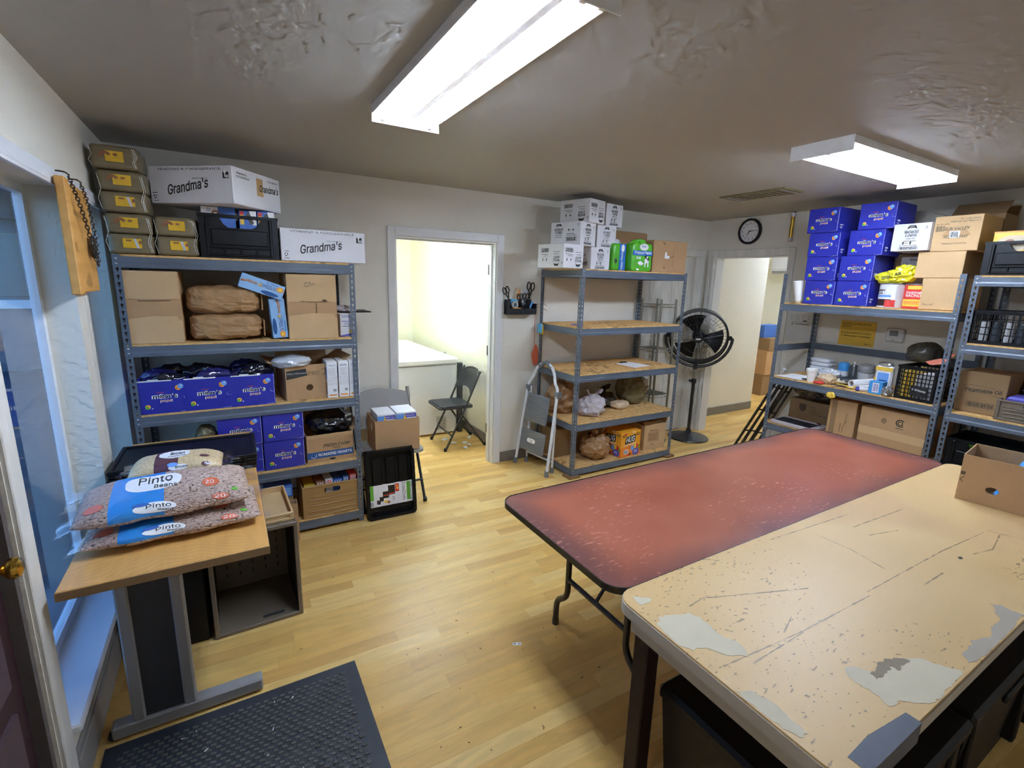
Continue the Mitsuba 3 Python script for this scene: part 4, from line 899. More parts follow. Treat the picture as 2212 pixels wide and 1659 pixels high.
def folding_chair(seat_mat, back_mat, frame_mat, w=.44, dome=False):
    """Faces -y; origin at the middle of the front feet."""
    k = Kit(); r = .011
    for s in (-1, 1):
        x = s * w / 2
        k.add('leg', tube(bend([(x, -.02, .0), (x, .20, .44), (x * .98, .36, .80)], .05), r, 10), frame_mat, smooth=40)
        k.add('leg', tube(bend([(x * .90, .12, .425), (x * .90, .43, .0)], .03), r, 10), frame_mat, smooth=40)
        k.add('foot', lathe([(0, 0), (.016, 0), (.014, .03), (0, .03)], 14).apply_translation((x, -.02, -.0)) , 'black_plastic_soft')
        k.add('foot', lathe([(0, 0), (.016, 0), (.014, .03), (0, .03)], 14).apply_translation((x * .90, .43, -.0)), 'black_plastic_soft')
    k.add('stretcher', tube([(-w / 2, .05, .155), (w / 2, .05, .155)], .008), frame_mat, smooth=40); k.add('stretcher', tube([(-w * .45, .35, .11), (w * .45, .35, .11)], .008), frame_mat, smooth=40)
    sp = Polygon(rrect(-w / 2 + .012, -.07, w / 2 - .012, .30, .05)); k.add('seat', cat([prism(sp, .022, .425), prism(sp.buffer(-.02), .006, .447)]), seat_mat)
    n_ = 13; v = []
    outer = lambda u: ((.80 if not dome else .745) + (.035 * (1 - u * u) if not dome else .055 * (1 - abs(u) ** 3)))
    for sgn in (0, 1):
        for u in np.linspace(-1, 1, n_):
            for q in np.linspace(0, 1, 7):
                z0 = .56 + (.0 if not dome else .05 * (1 - u * u)); z = z0 + (outer(u) - z0) * q
                y = .20 + (z - .44) * (.16 / .36) + .030 * (1 - u * u) - .012 * sgn
                v.append([u * (w / 2 - .002), y, z])
    f = grid_faces(n_, 7); m = np.vstack([f, f[:, ::-1] + n_ * 7]); rim = []
    idx = [i * 7 for i in range(n_)] + [(n_ - 1) * 7 + q for q in range(1, 7)] + [i * 7 + 6 for i in range(n_ - 2, -1, -1)] + [q for q in range(5, 0, -1)]
    for a, b in zip(idx, idx[1:] + idx[:1]): rim += [[a, b, b + n_ * 7], [a, b + n_ * 7, a + n_ * 7]]
    k.add('backrest', tri(v, np.vstack([m, rim])), back_mat)
    if dome: k.add('top_rail', tube([(u * w / 2 * .98, .20 + (outer(u) - .44) * (.16 / .36) + .03 * (1 - u * u) - .006, outer(u)) for u in np.linspace(-1, 1, 15)], r), frame_mat, smooth=40)
    else: k.add('top_cap', tube([(w / 2 - .0, .345, .75), (w / 2 - .0, .375, .84)], .016), 'chair_grey', smooth=40)
    return k
folding_chair('chair_grey', 'chair_grey', 'black_metal', .46).place('folding_chair', 'grey folding chair against the wall holding the box of cartons', 'chair', frame(-3.815, -.455, .0), skip=())
k = open_carton(.325, .28, .242, 'card'); k.add('handle_string', tube([(-.004, .10, .20), (-.012, .085, .19), (-.006, .07, .175), (-.012, .075, .16)], .003, 6), 'laminate_core')
k.place('cardboard_box', 'open cardboard box of white cartons sitting on the grey chair', 'cardboard box', frame(-3.962, -.50, .4545, -2.5))
def carton_flat(w, d, h):
    k = Kit(); k.add('body', box(0, 0, 0, w, d, h, .002), 'white_card'); P = Print(k, face('front', w, d, h)); P.rect('violet_print', .35 * w, .86 * h, .98 * w, .96 * h).rect('sky_print', 0, .72 * h, .4 * w, .96 * h).poly('yellow_print', [(.30 * w, .78 * h), (.36 * w, .88 * h), (.40 * w, .97 * h), (.44 * w, .88 * h), (.52 * w, .84 * h), (.44 * w, .80 * h)], 1).text('white_print', 'DRINK MIX', .68 * w, .89 * h, .009, layer=1).done(); return k
carton_flat(.13, .22, .275).place('drink_carton', 'white carton with a yellow star, left one in the box on the grey chair', 'carton', frame(-3.935, -.47, .46, -2), 'cartons in the box on the chair')
carton_flat(.15, .22, .28).place('drink_carton', 'white and violet carton, right one in the box on the grey chair', 'carton', frame(-3.80, -.485, .46, -3), 'cartons in the box on the chair')

# ------------------------------------------------------------------ freezer room
k = Kit(); x0, x1, y0, y1 = -3.62, -2.655, 1.0, 2.75
k.add('cabinet', box(x0, y0 + .02, .015, x1, y1, .795, .012), 'appliance'); k.add('lid', box(x0 - .004, y0, .80, x1 + .008, y1 + .004, .862, .012), 'appliance_top'); k.add('gasket', box(x0 + .01, y0 + .015, .792, x1 - .01, y1, .803), 'grey_plastic')
for x in (x0 + .05, x1 - .09): k.add('foot', box(x, y0 + .05, 0, x + .04, y0 + .09, .02), 'black_plastic_soft')
P = Print(k, face('front', x1 - x0, 1, .8, -.019)); P.A = P.A.copy(); P.A[:3, 3] += (x0, y0, 0)
P.rect('label_silver', .72, .06, .84, .22, name='vent_grille')
for i in range(8): P.rect('ink_soft', .73, .07 + .018 * i, .83, .074 + .018 * i, 1, 'vent_slot')
P.done(); k.add('hinge', box(x1 - .012, y0 + .32, .86, x1 + .004, y0 + .36, .885, .004), 'chrome')
k.place('chest_freezer', 'white chest freezer in the room behind the doorway', 'freezer')
folding_chair('black_metal', 'black_metal', 'black_metal', .42, True).place('folding_chair', 'black metal folding chair standing beside the white freezer', 'chair', frame(-2.985, .70, .0, -92))
solo('broom_stick', 'dark flat board standing between the freezer and the wall behind the black chair', 'board', box(-2.63, 1.02, .0, -2.58, 1.08, .80, .004), 'charcoal')
for i, (x, y, a) in enumerate(((-2.74, .62, 20), (-2.70, .53, 70), (-2.80, .66, 110), (-2.62, .74, 40), (-2.90, .80, 10), (-2.78, .46, 60))):
    m = prism([(0, 0), (.06, .01), (.07, .03), (.03, .05), (-.01, .03)], .001); m = rot(m, a, (0, 0, 1))
    v = np.array(m.vertices); v[:, 2] += .012 * np.abs(np.sin(v[:, 0] * 60)); solo('paper_scrap', 'torn white paper scrap on the floor under the black folding chair', 'paper scrap', tri(v + [x, y, .001], m.faces), 'white_paper', group='paper scraps under the black chair')
folding_crate(.365, .36, .04, 'tan_plastic').place('folding_crate', 'flat tan plastic crate piece lying on the dark storage crate under the desk', 'crate', frame(-4.97, -1.405, .5175, 1.5))

# ------------------------------------------------------------------ on the middle shelving
w, d, h = .225, .30, .186
def mac(second='& CHEESE', first='MACARONI'):
    k = Kit(); k.add('body', box(0, 0, 0, w, d, h, .002), 'white_card')
    def big(P, W, H, x):     # logo block centred at x
        P.poly('ink', [(x - .030, .80 * H), (x - .026, .87 * H), (x - .018, .93 * H), (x + .018, .93 * H), (x + .026, .87 * H), (x + .030, .80 * H), (x + .014, .835 * H), (x - .014, .835 * H)])
        P.text('white_print', 'GREAT', x, .865 * H, .006, layer=2).text('ink', first, x, .64 * H, .019, bold=True, width=.085).text('ink', second, x, .515 * H, .018, bold=True, width=.07).text('ink_soft', 'ORIGINAL FLAVOR', x, .43 * H, .007, bold=True, width=.055).rect('ink_soft', x - .038, .35 * H, x + .038, .37 * H)
    def arrows(P, x, y):
        for dx in (-.022, .022): P.poly('ink', [(x + dx - .004, y), (x + dx - .004, y + .010), (x + dx - .009, y + .010), (x + dx, y + .022), (x + dx + .009, y + .010), (x + dx + .004, y + .010), (x + dx + .004, y)])
        P.rect('ink_soft', x - .012, y + .008, x + .012, y + .011)
    P = Print(k, face('front', w, d, h)); big(P, w, h, .5 * w); arrows(P, .42 * w, .235 * h); P.outline('ink', .22 * w, .05 * h, .74 * w, .15 * h, .0015).bars('ink', .25 * w, .06 * h, .71 * w, .14 * h, 18).rect('ink_soft', .22 * w, .19 * h, .70 * w, .205 * h).text('ink', 'XE', .90 * w, .83 * h, .012, deg=90).done()
    P = Print(k, face('left', w, d, h)); big(P, d, h, .27 * d); arrows(P, .68 * d, .60 * h); P.outline('ink', .52 * d, .18 * h, .88 * d, .36 * h, .002).bars('ink', .55 * d, .20 * h, .85 * d, .34 * h, 20).rect('ink_soft', .54 * d, .42 * h, .86 * d, .44 * h).rect('ink_soft', .54 * d, .49 * h, .80 * d, .51 * h).text('ink', 'XE', .93 * d, .86 * h, .012, deg=90).done()
    return k
mac_up = mac()
FL = lambda: np.array([[-1, 0, 0, w], [0, 1, 0, 0], [0, 0, -1, h], [0, 0, 0, 1.0]]) @ np.eye(4)
def upside(A): return A @ rotation_matrix(math.pi, (0, 1, 0), (w / 2, 0, h / 2))
mac_rice = mac('MILK 2%', 'WHOLE')
gq = 'white pasta cartons stacked on the middle shelving'
def mac2(A, label, flip=False, kit=mac_up): kit.place('pasta_carton', label, 'carton', upside(A) if flip else A, gq)
k = mac_up
# upside-down copies show the other long side, so they get their own kit
def mac_flipped(first, second):
    k = Kit(); k.add('body', box(0, 0, 0, w, d, h, .002), 'white_card')
    for fc, W, x, bx in (('front', w, .74, .27), ('left', d, .73, .28)):
        P = Print(k, face(fc, w, d, h), flip=(W / 2, h / 2)); x *= W; x = W - x; b = W - bx * W
        P.poly('ink', [(x - .030, .80 * h), (x - .026, .87 * h), (x - .018, .93 * h), (x + .018, .93 * h), (x + .026, .87 * h), (x + .030, .80 * h), (x + .014, .835 * h), (x - .014, .835 * h)]).text('ink', first, x, .64 * h, .019, bold=True, width=.075).text('ink', second, x, .515 * h, .018, bold=True, width=.065).rect('ink_soft', x - .03, .42 * h, x + .03, .44 * h).rect('ink_soft', x - .038, .33 * h, x + .038, .35 * h)
        for dx in (-.022, .022): P.poly('ink', [(b + dx - .004, .6 * h), (b + dx - .004, .6 * h + .010), (b + dx - .009, .6 * h + .010), (b + dx, .6 * h + .022), (b + dx + .009, .6 * h + .010), (b + dx + .004, .6 * h + .010), (b + dx + .004, .6 * h)])
        P.outline('ink', b - .045, .17 * h, b + .045, .35 * h, .002).bars('ink', b - .040, .19 * h, b + .040, .33 * h, 18).rect('ink_soft', b - .04, .42 * h, b + .04, .44 * h).rect('ink_soft', b - .04, .49 * h, b + .02, .51 * h).text('ink', 'XE', W * .07, .8 * h, .012, deg=90).done()
    return k
mac_flipped('WHOLE', 'MILK DRY').place('pasta_carton', 'white lettered carton upside down, lowest left, overhanging the left end of the shelf', 'carton', frame(-2.493, -.66, 1.8195, 9), gq)
mac_up.place('pasta_carton', 'white pasta carton upright in the middle row, left', 'carton', frame(-2.292, -.60, 2.0065, 18), gq)
mac_flipped('MACARONI', '& CHEESE').place('pasta_carton', 'white pasta carton upside down in the top row, left', 'carton', frame(-2.20, -.586, 2.1935, 16.5), gq)
mac_up.place('pasta_carton', 'white pasta carton upright in the middle row, right', 'carton', frame(-2.035, -.50, 2.0065, 4), gq)
mac_up.place('pasta_carton', 'white pasta carton upright in the top row, right', 'carton', frame(-1.932, -.48, 2.1935, 10), gq)
mac_up.place('pasta_carton', 'white pasta carton upright at the bottom right, beside the green packs', 'carton', frame(-2.113, -.53, 1.8195, 5), gq)
k = open_carton(.60, .18, .28, 'card', flaps=(('back', .12, 5),)); P = Print(k, face('front', .6, .18, .28)); P.text('ink_brown', 'PACKED BY', .22, .235, .018).done()
k.place('cardboard_box', 'wide cardboard box standing behind the green packs', 'cardboard box', frame(-1.62, -.26, 1.8195))
def puppy(w, d, h, front):
    k = Kit(); m = trimesh.creation.box((w, d, h)).subdivide_to_size(.03); v = np.array(m.vertices); q = v / [w / 2, d / 2, h / 2]
    s = (np.abs(q) ** 10).sum(1) ** (-.1) * np.abs(q).max(1); v = v * s[:, None] + np.sign(v) * (meshkit.fbm(v * 15 + w * 9, 3, 4) - .5)[:, None] * .008
    k.add('body', mv(tri(v, m.faces), w / 2, d / 2, h / 2), 'green_bag', smooth=35); P = Print(k, face('front', w, d, h, .002))
    if front:
        P.rect('blue_band', .02 * w, .56 * h, .98 * w, .73 * h).poly('white_print', arc(.54 * w, .86 * h, .052, 0, 352, 12, .030), 0).text('blue_band', 'PARENT', .54 * w, .87 * h, .010, layer=2).text('blue_band', "CHOICE", .54 * w, .835 * h, .010, layer=2)
        P.text('white_print', 'Puppy Pads', .52 * w, .62 * h, .022, bold=True, layer=2, width=.80 * w).poly('white_print', [(.26 * w, .30 * h), (.40 * w, .38 * h), (.58 * w, .28 * h), (.42 * w, .20 * h)], 0)
        P.poly('white_print', [(.62 * w, .16 * h), (.66 * w, .16 * h), (.68 * w, .30 * h), (.76 * w, .30 * h), (.78 * w, .16 * h), (.82 * w, .16 * h), (.82 * w, .42 * h), (.76 * w, .54 * h), (.66 * w, .54 * h), (.60 * w, .40 * h)], 1).ell('ink', .66 * w, .52 * h, .010, .014, 2).ell('ink', .78 * w, .44 * h, .008, .016, 2).ell('ink', .70 * w, .455 * h, .005, layer=2)
        for i in range(3): P.rect('white_print', .18 * w, (.50 - .03 * i) * h, .42 * w, (.515 - .03 * i) * h)
        P.rect('white_print', .22 * w, .04 * h, .34 * w, .10 * h)
    else:
        P.rect('blue_band', .45 * w, .02 * h, .95 * w, .98 * h).text('white_print', 'Puppy Pads', .72 * w, .32 * h, .022, deg=90, bold=True, layer=2).ell('white_print', .70 * w, .82 * h, .02, .032, 1).ell('ink', .2 * w, .35 * h, .014, .02)
    P.done(); k.add('gathered_top', mv(blob(w * .4, d * .32, .04, 2.2, 3, 3, .03, 18), w * .5, d * .5, h - .005), 'green_bag' if front else 'clear_bag', smooth=65); return k
puppy(.235, .11, .245, True).place('pad_pack', 'green pack of puppy pads with a blue band, front one', 'pack of pads', frame(-1.70, -.59, 1.8195, -2), 'green puppy pad packs')
puppy(.155, .16, .235, False).place('pad_pack', 'green pack of puppy pads seen from its narrow blue side', 'pack of pads', frame(-1.865, -.53, 1.8195, 3), 'green puppy pad packs')
k = carton(.425, .30, .285, 'card'); P = Print(k, face('front', .425, .3, .285)); P.poly('white_paper', [(.145, .13), (.145, .175), (.165, .19), (.175, .155), (.21, .15), (.205, .13), (.17, .125)], name='torn_hole').line('ink_brown', [(.205, .14), (.25, .145)], .004, name='slit').line('ink_brown', [(.25, .06), (.255, .20)], .002, name='slit').line('card_dark', [(.255, .2), (.30, .28)], .002, name='slit').line('card_dark', [(.255, .07), (.31, .01)], .002, name='slit').poly('ink_brown', [(.10, .27), (.13, .262), (.14, .245), (.12, .26)], name='slit').rect('ink_brown', .14, .04, .155, .052, name='slit').done()
k.place('cardboard_box', 'cardboard box with a torn white hole at the right end of the middle shelving top', 'cardboard box', frame(-1.43, -.57, 1.8195, -2))
solo('pen', 'blue pen on the second board of the middle shelving', 'pen', tube([(-2.19, -.401, 1.345), (-2.165, -.412, 1.345), (-2.10, -.44, 1.345), (-2.078, -.449, 1.343)], [.004, .005, .005, .001], 8), 'violet_print', smooth=40)
k = Kit(); k.add('board', prism([(-1.56, -.305), (-1.335, -.28), (-1.285, -.541), (-1.545, -.57)], .003, .9355), 'hung_wood'); k.add('paper', prism([(-1.552, -.31), (-1.34, -.286), (-1.292, -.536), (-1.54, -.564)], .0015, .9387), 'white_paper'); k.add('clip', box(-1.48, -.315, .9387, -1.40, -.29, .951, .003), 'black_metal')
k.place('clipboard', 'clipboard with white paper lying on the third board of the middle shelving', 'clipboard')
def tied(a, b, c, mat, seed, amp=.05):
    k = Kit(); k.add('body', mv(blob(a, b, c, 2.3, 4, seed, amp, 10, flat=-c * .96), 0, 0, c * .96), mat, smooth=65)
    r = random.Random(seed); ear = []
    k.add('knot', mv(blob(.022, .02, .02, 2, 2, seed, .01, 30), .1 * a, 0, c * 1.9), mat, smooth=65)
    for s in (-1, 1):
        n_ = 9; v = [[.1 * a + s * (.02 + .055 * t) + .01 * math.sin(9 * q + seed), (q - .5) * .07 * (.4 + t), c * 1.92 + .06 * t + .012 * math.sin(7 * t + 5 * q)] for t in np.linspace(0, 1, n_) for q in np.linspace(0, 1, n_)]
        k.add('bag_handle', tri(v, grid_faces(n_, n_)), mat, smooth=True)
    return k
tied(.16, .13, .15, 'brown_bag', 1).place('plastic_bag', 'brown tied plastic bag behind the step ladder on the fourth board', 'plastic bag', frame(-2.115, -.22, .4975, 20))
tied(.135, .13, .095, 'white_bag', 3, .04).place('plastic_bag', 'greyish white plastic bag in the middle of the fourth board', 'plastic bag', frame(-1.93, -.44, .4975, -15))
tied(.12, .11, .075, 'dark_bag', 5).place('plastic_bag', 'dark brown plastic bag behind the small paper bag', 'plastic bag', frame(-1.60, -.22, .4975, 30))
solo('paper_bag', 'small tan paper bag lying on the fourth board right of the white bag', 'paper bag', mv(blob(.10, .07, .035, 3, 3, 6, .02, 16, flat=-.034), -1.50, -.36, .5325), 'beige_bag', smooth=65)
k = Kit(); k.add('body', mv(blob(.17, .12, .15, 2.4, 4, 8, .05, 9, flat=-.145), 0, 0, .1455), 'olive_bag', smooth=65); k.add('tag', box(.02, -.128, .20, .085, -.122, .265, .002), 'white_bag')
k.place('plastic_bag', 'large olive plastic bag with a pale tag at the right end of the fourth board', 'plastic bag', frame(-1.235, -.25, .4975))
k = carton(.40, .22, .27, 'card_dark'); k.place('cardboard_box', 'dark cardboard box at the left end of the lowest board of the middle shelving', 'cardboard box', frame(-2.25, -.34, .0885, 2))
tied(.15, .125, .115, 'brown_bag', 9).place('plastic_bag', 'round brown tied plastic bag beside the orange drink box', 'plastic bag', frame(-1.90, -.50, .0885, 20))
def hug(front):
    w, d, h = .262, .27, .245; k = Kit(); k.add('body', box(0, 0, 0, w, d, h, .003), 'hug_orange')
    for fc, W in (('front', w), ('left', d)):
        P = Print(k, face(fc, w, d, h)); P.poly('hug_orange_deep', [(0, 0), (W, 0), (W, .28 * h), (.55 * W, .44 * h), (0, .36 * h)]); P.text('ink', '40', .13 * W, .80 * h, .028, bold=True).text('ink', '40', .85 * W, .80 * h, .028, bold=True)
        P.poly('ink', [(.20 * W, .50 * h), (.24 * W, .80 * h), (.74 * W, .86 * h), (.72 * W, .56 * h)], 1).text('white_print', 'HUG', .48 * W, .58 * h, .052, bold=True, slant=.1, deg=4, layer=3, width=.42 * W).text('white_print', 'FRUIT BARRELS', .46 * W, .44 * h, .016, deg=4, layer=2).ell('red_print', .22 * W, .91 * h, .02, .009, 1).outline('white_print', .56 * W, .92 * h, .72 * W, .985 * h, .003, 1)
        P.rect('white_paper', .16 * W, .10 * h, .40 * W, .28 * h, 2, 'label').bars('ink', .18 * W, .13 * h, .38 * W, .25 * h, 10, 3)
        P.rect('sky_print', .52 * W, .22 * h, .68 * W, .40 * h, 1).ell('violet_print', .78 * W, .14 * h, .046, .036, 2).text('white_print', '16', .77 * W, .115 * h, .022, bold=True, layer=4).ell('red_print', .84 * W, .34 * h, .022, .026, 1).ell('yellow_print', .74 * W, .36 * h, .014, .024, 2).ell('green_print', .93 * W, .30 * h, .012, .02, 1).ell('red_print', .40 * W, .06 * h, .016, .012, 2).ell('maroon_door', .49 * W, .08 * h, .014, .012, 2).done()
    return k
hg = hug(1)
hg.place('drink_box', 'orange drink box on the lowest board, front one', 'drink box', frame(-1.70, -.630, .0905, 3), 'orange drink boxes')
hg.place('drink_box', 'orange drink box half hidden behind the front one', 'drink box', frame(-1.78, -.340, .0905, 1), 'orange drink boxes')
k = open_carton(.285, .24, .255, 'card_light', flaps=(('front', .05, -60), ('right', .08, 20))); P = Print(k, face('front', .285, .24, .255)); P.rect('card', .05, .08, .20, .19, name='label').text('ink_brown', 'MIXED FRUIT', .13, .192, .012).text('ink_brown', 'PRO', .11, .045, .014)
for i in range(4): P.rect('ink_brown', .06, .10 + .02 * i, .18, .104 + .02 * i, 1, 'label_print')
P.done(); k.place('cardboard_box', 'light cardboard box with a printed panel beside the orange drink box', 'cardboard box', frame(-1.34, -.57, .0885, -2))
k = carton(.34, .16, .22, 'card_light'); k.place('cardboard_box', 'light cardboard box behind the printed one, at the right end of the lowest board', 'cardboard box', frame(-1.375, -.25, .0885))

# ------------------------------------------------------------------ step ladder
k = Kit(); W2 = .22
lean = lambda t: np.array([0, .15 * t, 1.0 * t])
def rail(s): return [np.array([s * (W2 - .03 * t), 0, 0]) + lean(t) for t in (0, .78)]
hoop = [rail(-1)[0], rail(-1)[1]] + [np.array([-.150 * math.cos(a), 0, 0]) + lean(.80 + .19 * math.sin(a)) for a in np.linspace(.15, math.pi - .15, 9)] + [rail(1)[1], rail(1)[0]]
k.add('front_frame', tube(bend(hoop, .05), .0135, 12), 'white_metal', smooth=40)
for s in (-1, 1):
    x = s * (W2 - .035)
    k.add('rear_leg', tube([(x * .96, .105, 0), (x * .93, .13, .75)], .011, 10), 'white_metal', smooth=40)
    k.add('clip', box(s * (W2 - .025) - .022, (.095), .70, s * (W2 - .025) + .022, .155, .76, .006), 'dark_grey_plastic')
    k.add('rubber_foot', lathe([(0, 0), (.021, 0), (.018, .05), (0, .05)], 14).apply_translation((s * W2, 0, 0)), 'dark_grey_plastic'); k.add('rubber_foot', lathe([(0, 0), (.019, 0), (.016, .05), (0, .05)], 14).apply_translation((x * .96, .105, 0)), 'dark_grey_plastic')
def step(z, hh, w_, name):
    A = frame(0, .15 * z - .028, z, 0, -8.5)
    st = box(-w_ / 2, -.012, 0, w_ / 2, .012, hh, .008); k.add(name, xf(st, A), 'dark_grey_plastic')
    for i in range(int(hh / .022)): k.add('tread_rib', xf(box(-w_ / 2 + .012, -.0155, .012 + i * .022, w_ / 2 - .012, -.010, .022 + i * .022, .002), A), 'dark_grey_plastic', under=name)
step(.44, .26, .285, 'upper_step'); step(.17, .20, .32, 'lower_step')
k.add('brace', tube([(-.17, .108, .10), (.17, .108, .10)], .009), 'white_metal', smooth=40)
k.add('grip', tube([np.array([-.10 * math.cos(a), 0, 0]) + lean(.80 + .19 * math.sin(max(.9, min(2.25, a))) + .002) for a in np.linspace(.6, math.pi - .6, 7)], .019, 10), 'dark_grey_plastic', smooth=40)
P = Print(k, frame(0, .15 * .17 - .028, .17, 0, -8.5) @ face('front', 1, 1, 1, .0165)); P.poly('white_paper', rrect(-.055, .085, .055, .125, .018), name='label').text('ink_soft', 'COSCO', 0, .105, .010, layer=2).text('ink_soft', 'two step', 0, .092, .007, layer=2).done()
k.place('step_ladder', 'white folding step ladder with two grey steps leaning at the end of the middle shelving', 'step ladder', frame(-2.492, -.293, 0, -81.5))

# ------------------------------------------------------------------ between the doorways: organizer, swatter, sponge
k = Kit(); w, d, h = .285, .10, .13
k.add('body', cat([box(0, .095, 0, w, .10, h), box(0, 0, 0, w, .10, .004), box(0, 0, 0, .004, .1, h), box(w - .004, 0, 0, w, .1, h * .75), box(.13, 0, 0, .134, .1, h * .8)]), 'black_plastic_soft')
k.add('front_panel', box(0, 0, 0, w, .004, h * .42, .001), 'black_plastic_soft'); k.add('mesh_front', cat([tube([(.135 + .018 * i, -.001, .004), (.135 + .018 * i, -.001, .05)], .001, 5) for i in range(9)] + [tube([(.135, -.001, .01 + .01 * i), (w, -.001, .01 + .01 * i)], .001, 5) for i in range(5)]), 'steel_dark', kind='stuff')
A_org = frame(-2.648, -.103, 1.412)
k.place('wall_organizer', 'black desk organizer full of scissors and tape hung on the wall beside the doorway', 'organizer', A_org)
def scissors(s=1.0):
    k = Kit()
    for sg in (-1, 1):
        lp = [(sg * (.018 + .016 * math.cos(a)) * s, 0, (.145 + .030 * math.sin(a)) * s) for a in np.linspace(0, 2 * np.pi, 16)[:-1]]
        k.add('handle', tube(lp, .0048 * s, 8, closed=True), 'black_plastic_soft', smooth=40); k.add('shank', tube([(sg * .014 * s, 0, .118 * s), (sg * .004 * s, 0, .07 * s), (-sg * .003 * s, 0, .0)], [.006 * s, .006 * s, .003 * s], 8), 'black_plastic_soft', smooth=40)
    k.add('screw', box(-.006, -.006, .062 * s, .006, -.003, .074 * s, .002), 'chrome'); return k
sc = scissors(1.0)
for x, z, r, sg, lb in ((.045, .085, -22, .95, 'black scissors at the left end of the wall organizer'), (.235, .085, 6, 1.15, 'large black scissors at the right end of the wall organizer'), (.15, .035, -5, .85, 'black scissors low in the middle of the wall organizer'), (.185, .04, 8, .85, 'black scissors in the middle of the wall organizer, right of the low pair')):
    scissors(sg).place('scissors', lb, 'scissors', A_org @ frame(x, .06, z, 0, 0, r))
solo('price_card', 'tan card with an orange stripe standing in the wall organizer', 'card', rot(box(.07, .085, .06, .125, .088, .235), 14, (0, 1, 0), (.09, 0, .06)).apply_transform(A_org), 'beige_bag')
k = Kit(); k.add('stripe', rot(box(.099, .0835, .10, .113, .085, .225), 16, (0, 1, 0), (.09, 0, .06)).apply_transform(A_org), 'orange_print'); k.place('paper_strip', 'narrow orange lettered strip tucked in front of the tan card', 'paper strip')
solo('packet', 'clear plastic packet standing in the wall organizer behind the scissors', 'packet', rot(box(.165, .08, .08, .215, .09, .225, .004), 12, (0, 1, 0), (.19, 0, .08)).apply_transform(A_org), 'clear_bag')
tape = lathe([(.017, 0), (.032, 0), (.032, .024), (.017, .024), (.017, 0)], 24)
k = Kit(); k.add('roll', xf(tape, A_org @ frame(.072, .045, .085) @ rotation_matrix(math.pi / 2, (1, 0, 0))), 'grey_tape_print', smooth=30); k.place('tape_roll', 'grey roll of tape in the left bay of the wall organizer', 'roll of tape')
k = Kit(); k.add('dispenser', xf(box(.05, .05, .075, .115, .085, .135, .008), A_org), 'sponge_blue'); k.place('tape_dispenser', 'light blue tape dispenser behind the grey tape roll', 'tape dispenser')
k = Kit(); k.add('pad', xf(rot(box(.05, .008, .055, .125, .06, .062, .001), -8, (1, 0, 0), (0, 0, .06)), A_org), 'orange_print'); k.place('note_pad', 'orange note pad lying in the left bay of the wall organizer', 'note pad')
k = Kit(); k.add('barrel', tube([A_org[:3, 3] + p for p in ((.235, .03, .06), (.255, .03, .115))], .009, 10), 'blue_plastic', smooth=40); k.add('blade', tube([A_org[:3, 3] + p for p in ((.235, .03, .06), (.222, .03, .02))], .005, 6), 'chrome'); k.place('box_cutter', 'blue box cutter in the right bay of the wall organizer', 'box cutter')
k = Kit(); k.add('handle', tube([(-2.327, -.02, 1.41), (-2.323, -.022, 1.20), (-2.32, -.025, 1.10)], .0025, 6), 'orange_plastic'); k.add('paddle', xf(prism([(-.012, .10), (.012, .10), (.040, .02), (.042, -.02), (.022, -.09), (-.022, -.09), (-.042, -.02), (-.040, .02)], .004), frame(-2.306, -.022, 1.02, 0, 90)), 'orange_plastic')
k.place('fly_swatter', 'orange fly swatter hanging on the wall under the organizer', 'fly swatter')
k = Kit(); k.add('scrub_side', box(-2.300, -.125, 1.228, -2.287, -.055, 1.318, .006), 'sponge_yellow'); k.add('sponge_side', box(-2.318, -.125, 1.240, -2.300, -.055, 1.328, .006), 'sponge_blue')
k.place('sponge', 'blue and yellow sponge stuck on the end of the middle shelving', 'sponge')
for i in range(2):
    solo('wire', 'thin brown wire sticking out through the post of the middle shelving', 'wire', tube([(-2.36 - .02 * i, -.03, 1.475 - .03 * i), (-2.30, -.04, 1.505 - .025 * i), (-2.24, -.045, 1.50 - .04 * i), (-2.21, -.05, 1.485 - .04 * i)], .0022, 6), 'wood_block', group='wires through the post')

# ------------------------------------------------------------------ wire rack and fan
k = Kit(); X0, X1, Y0, Y1 = -.985, -.765, -.31, -.05
for x in (X0, X1):
    for y in (Y0, Y1): k.add('post', tube([(x, y, .05), (x, y, 1.565)], .0125, 12), 'chrome', smooth=40); k.add('wheel', mv(blob(.03, .015, .03, 2, 2), x, y, .03), 'black_plastic_soft', smooth=True)
for z in (1.51, 1.05, .56, .13):
    for (xa, ya), (xb, yb) in (((X0, Y0), (X1, Y0)), ((X0, Y1), (X1, Y1)), ((X0, Y0), (X0, Y1)), ((X1, Y0), (X1, Y1))):
        zz = [tube([(xa, ya, z), (xb, yb, z)], .003, 6), tube([(xa, ya, z - .03), (xb, yb, z - .03)], .003, 6)]
        n_ = max(5, int(math.hypot(xa - xb, ya - yb) / .025)); zz.append(tube([(xa + (xb - xa) * i / n_, ya + (yb - ya) * i / n_, z - .03 * (i % 2)) for i in range(n_ + 1)], .0018, 5)); k.add('shelf_edge', cat(zz), 'chrome', kind='stuff')
    k.add('shelf_wires', cat([tube([(X0 + (X1 - X0) * i / 20, Y0, z), (X0 + (X1 - X0) * i / 20, Y1, z)], .0016, 5) for i in range(21)]), 'chrome', kind='stuff')
k.place('wire_rack', 'narrow chrome wire rack standing in front of the closed corner door', 'rack')
k = Kit()
k.add('base', lathe([(0, 0), (.215, 0), (.222, .008), (.215, .018), (.17, .030), (.09, .045), (.035, .062), (.028, .10), (0, .10)], 40), 'black_metal', smooth=35)
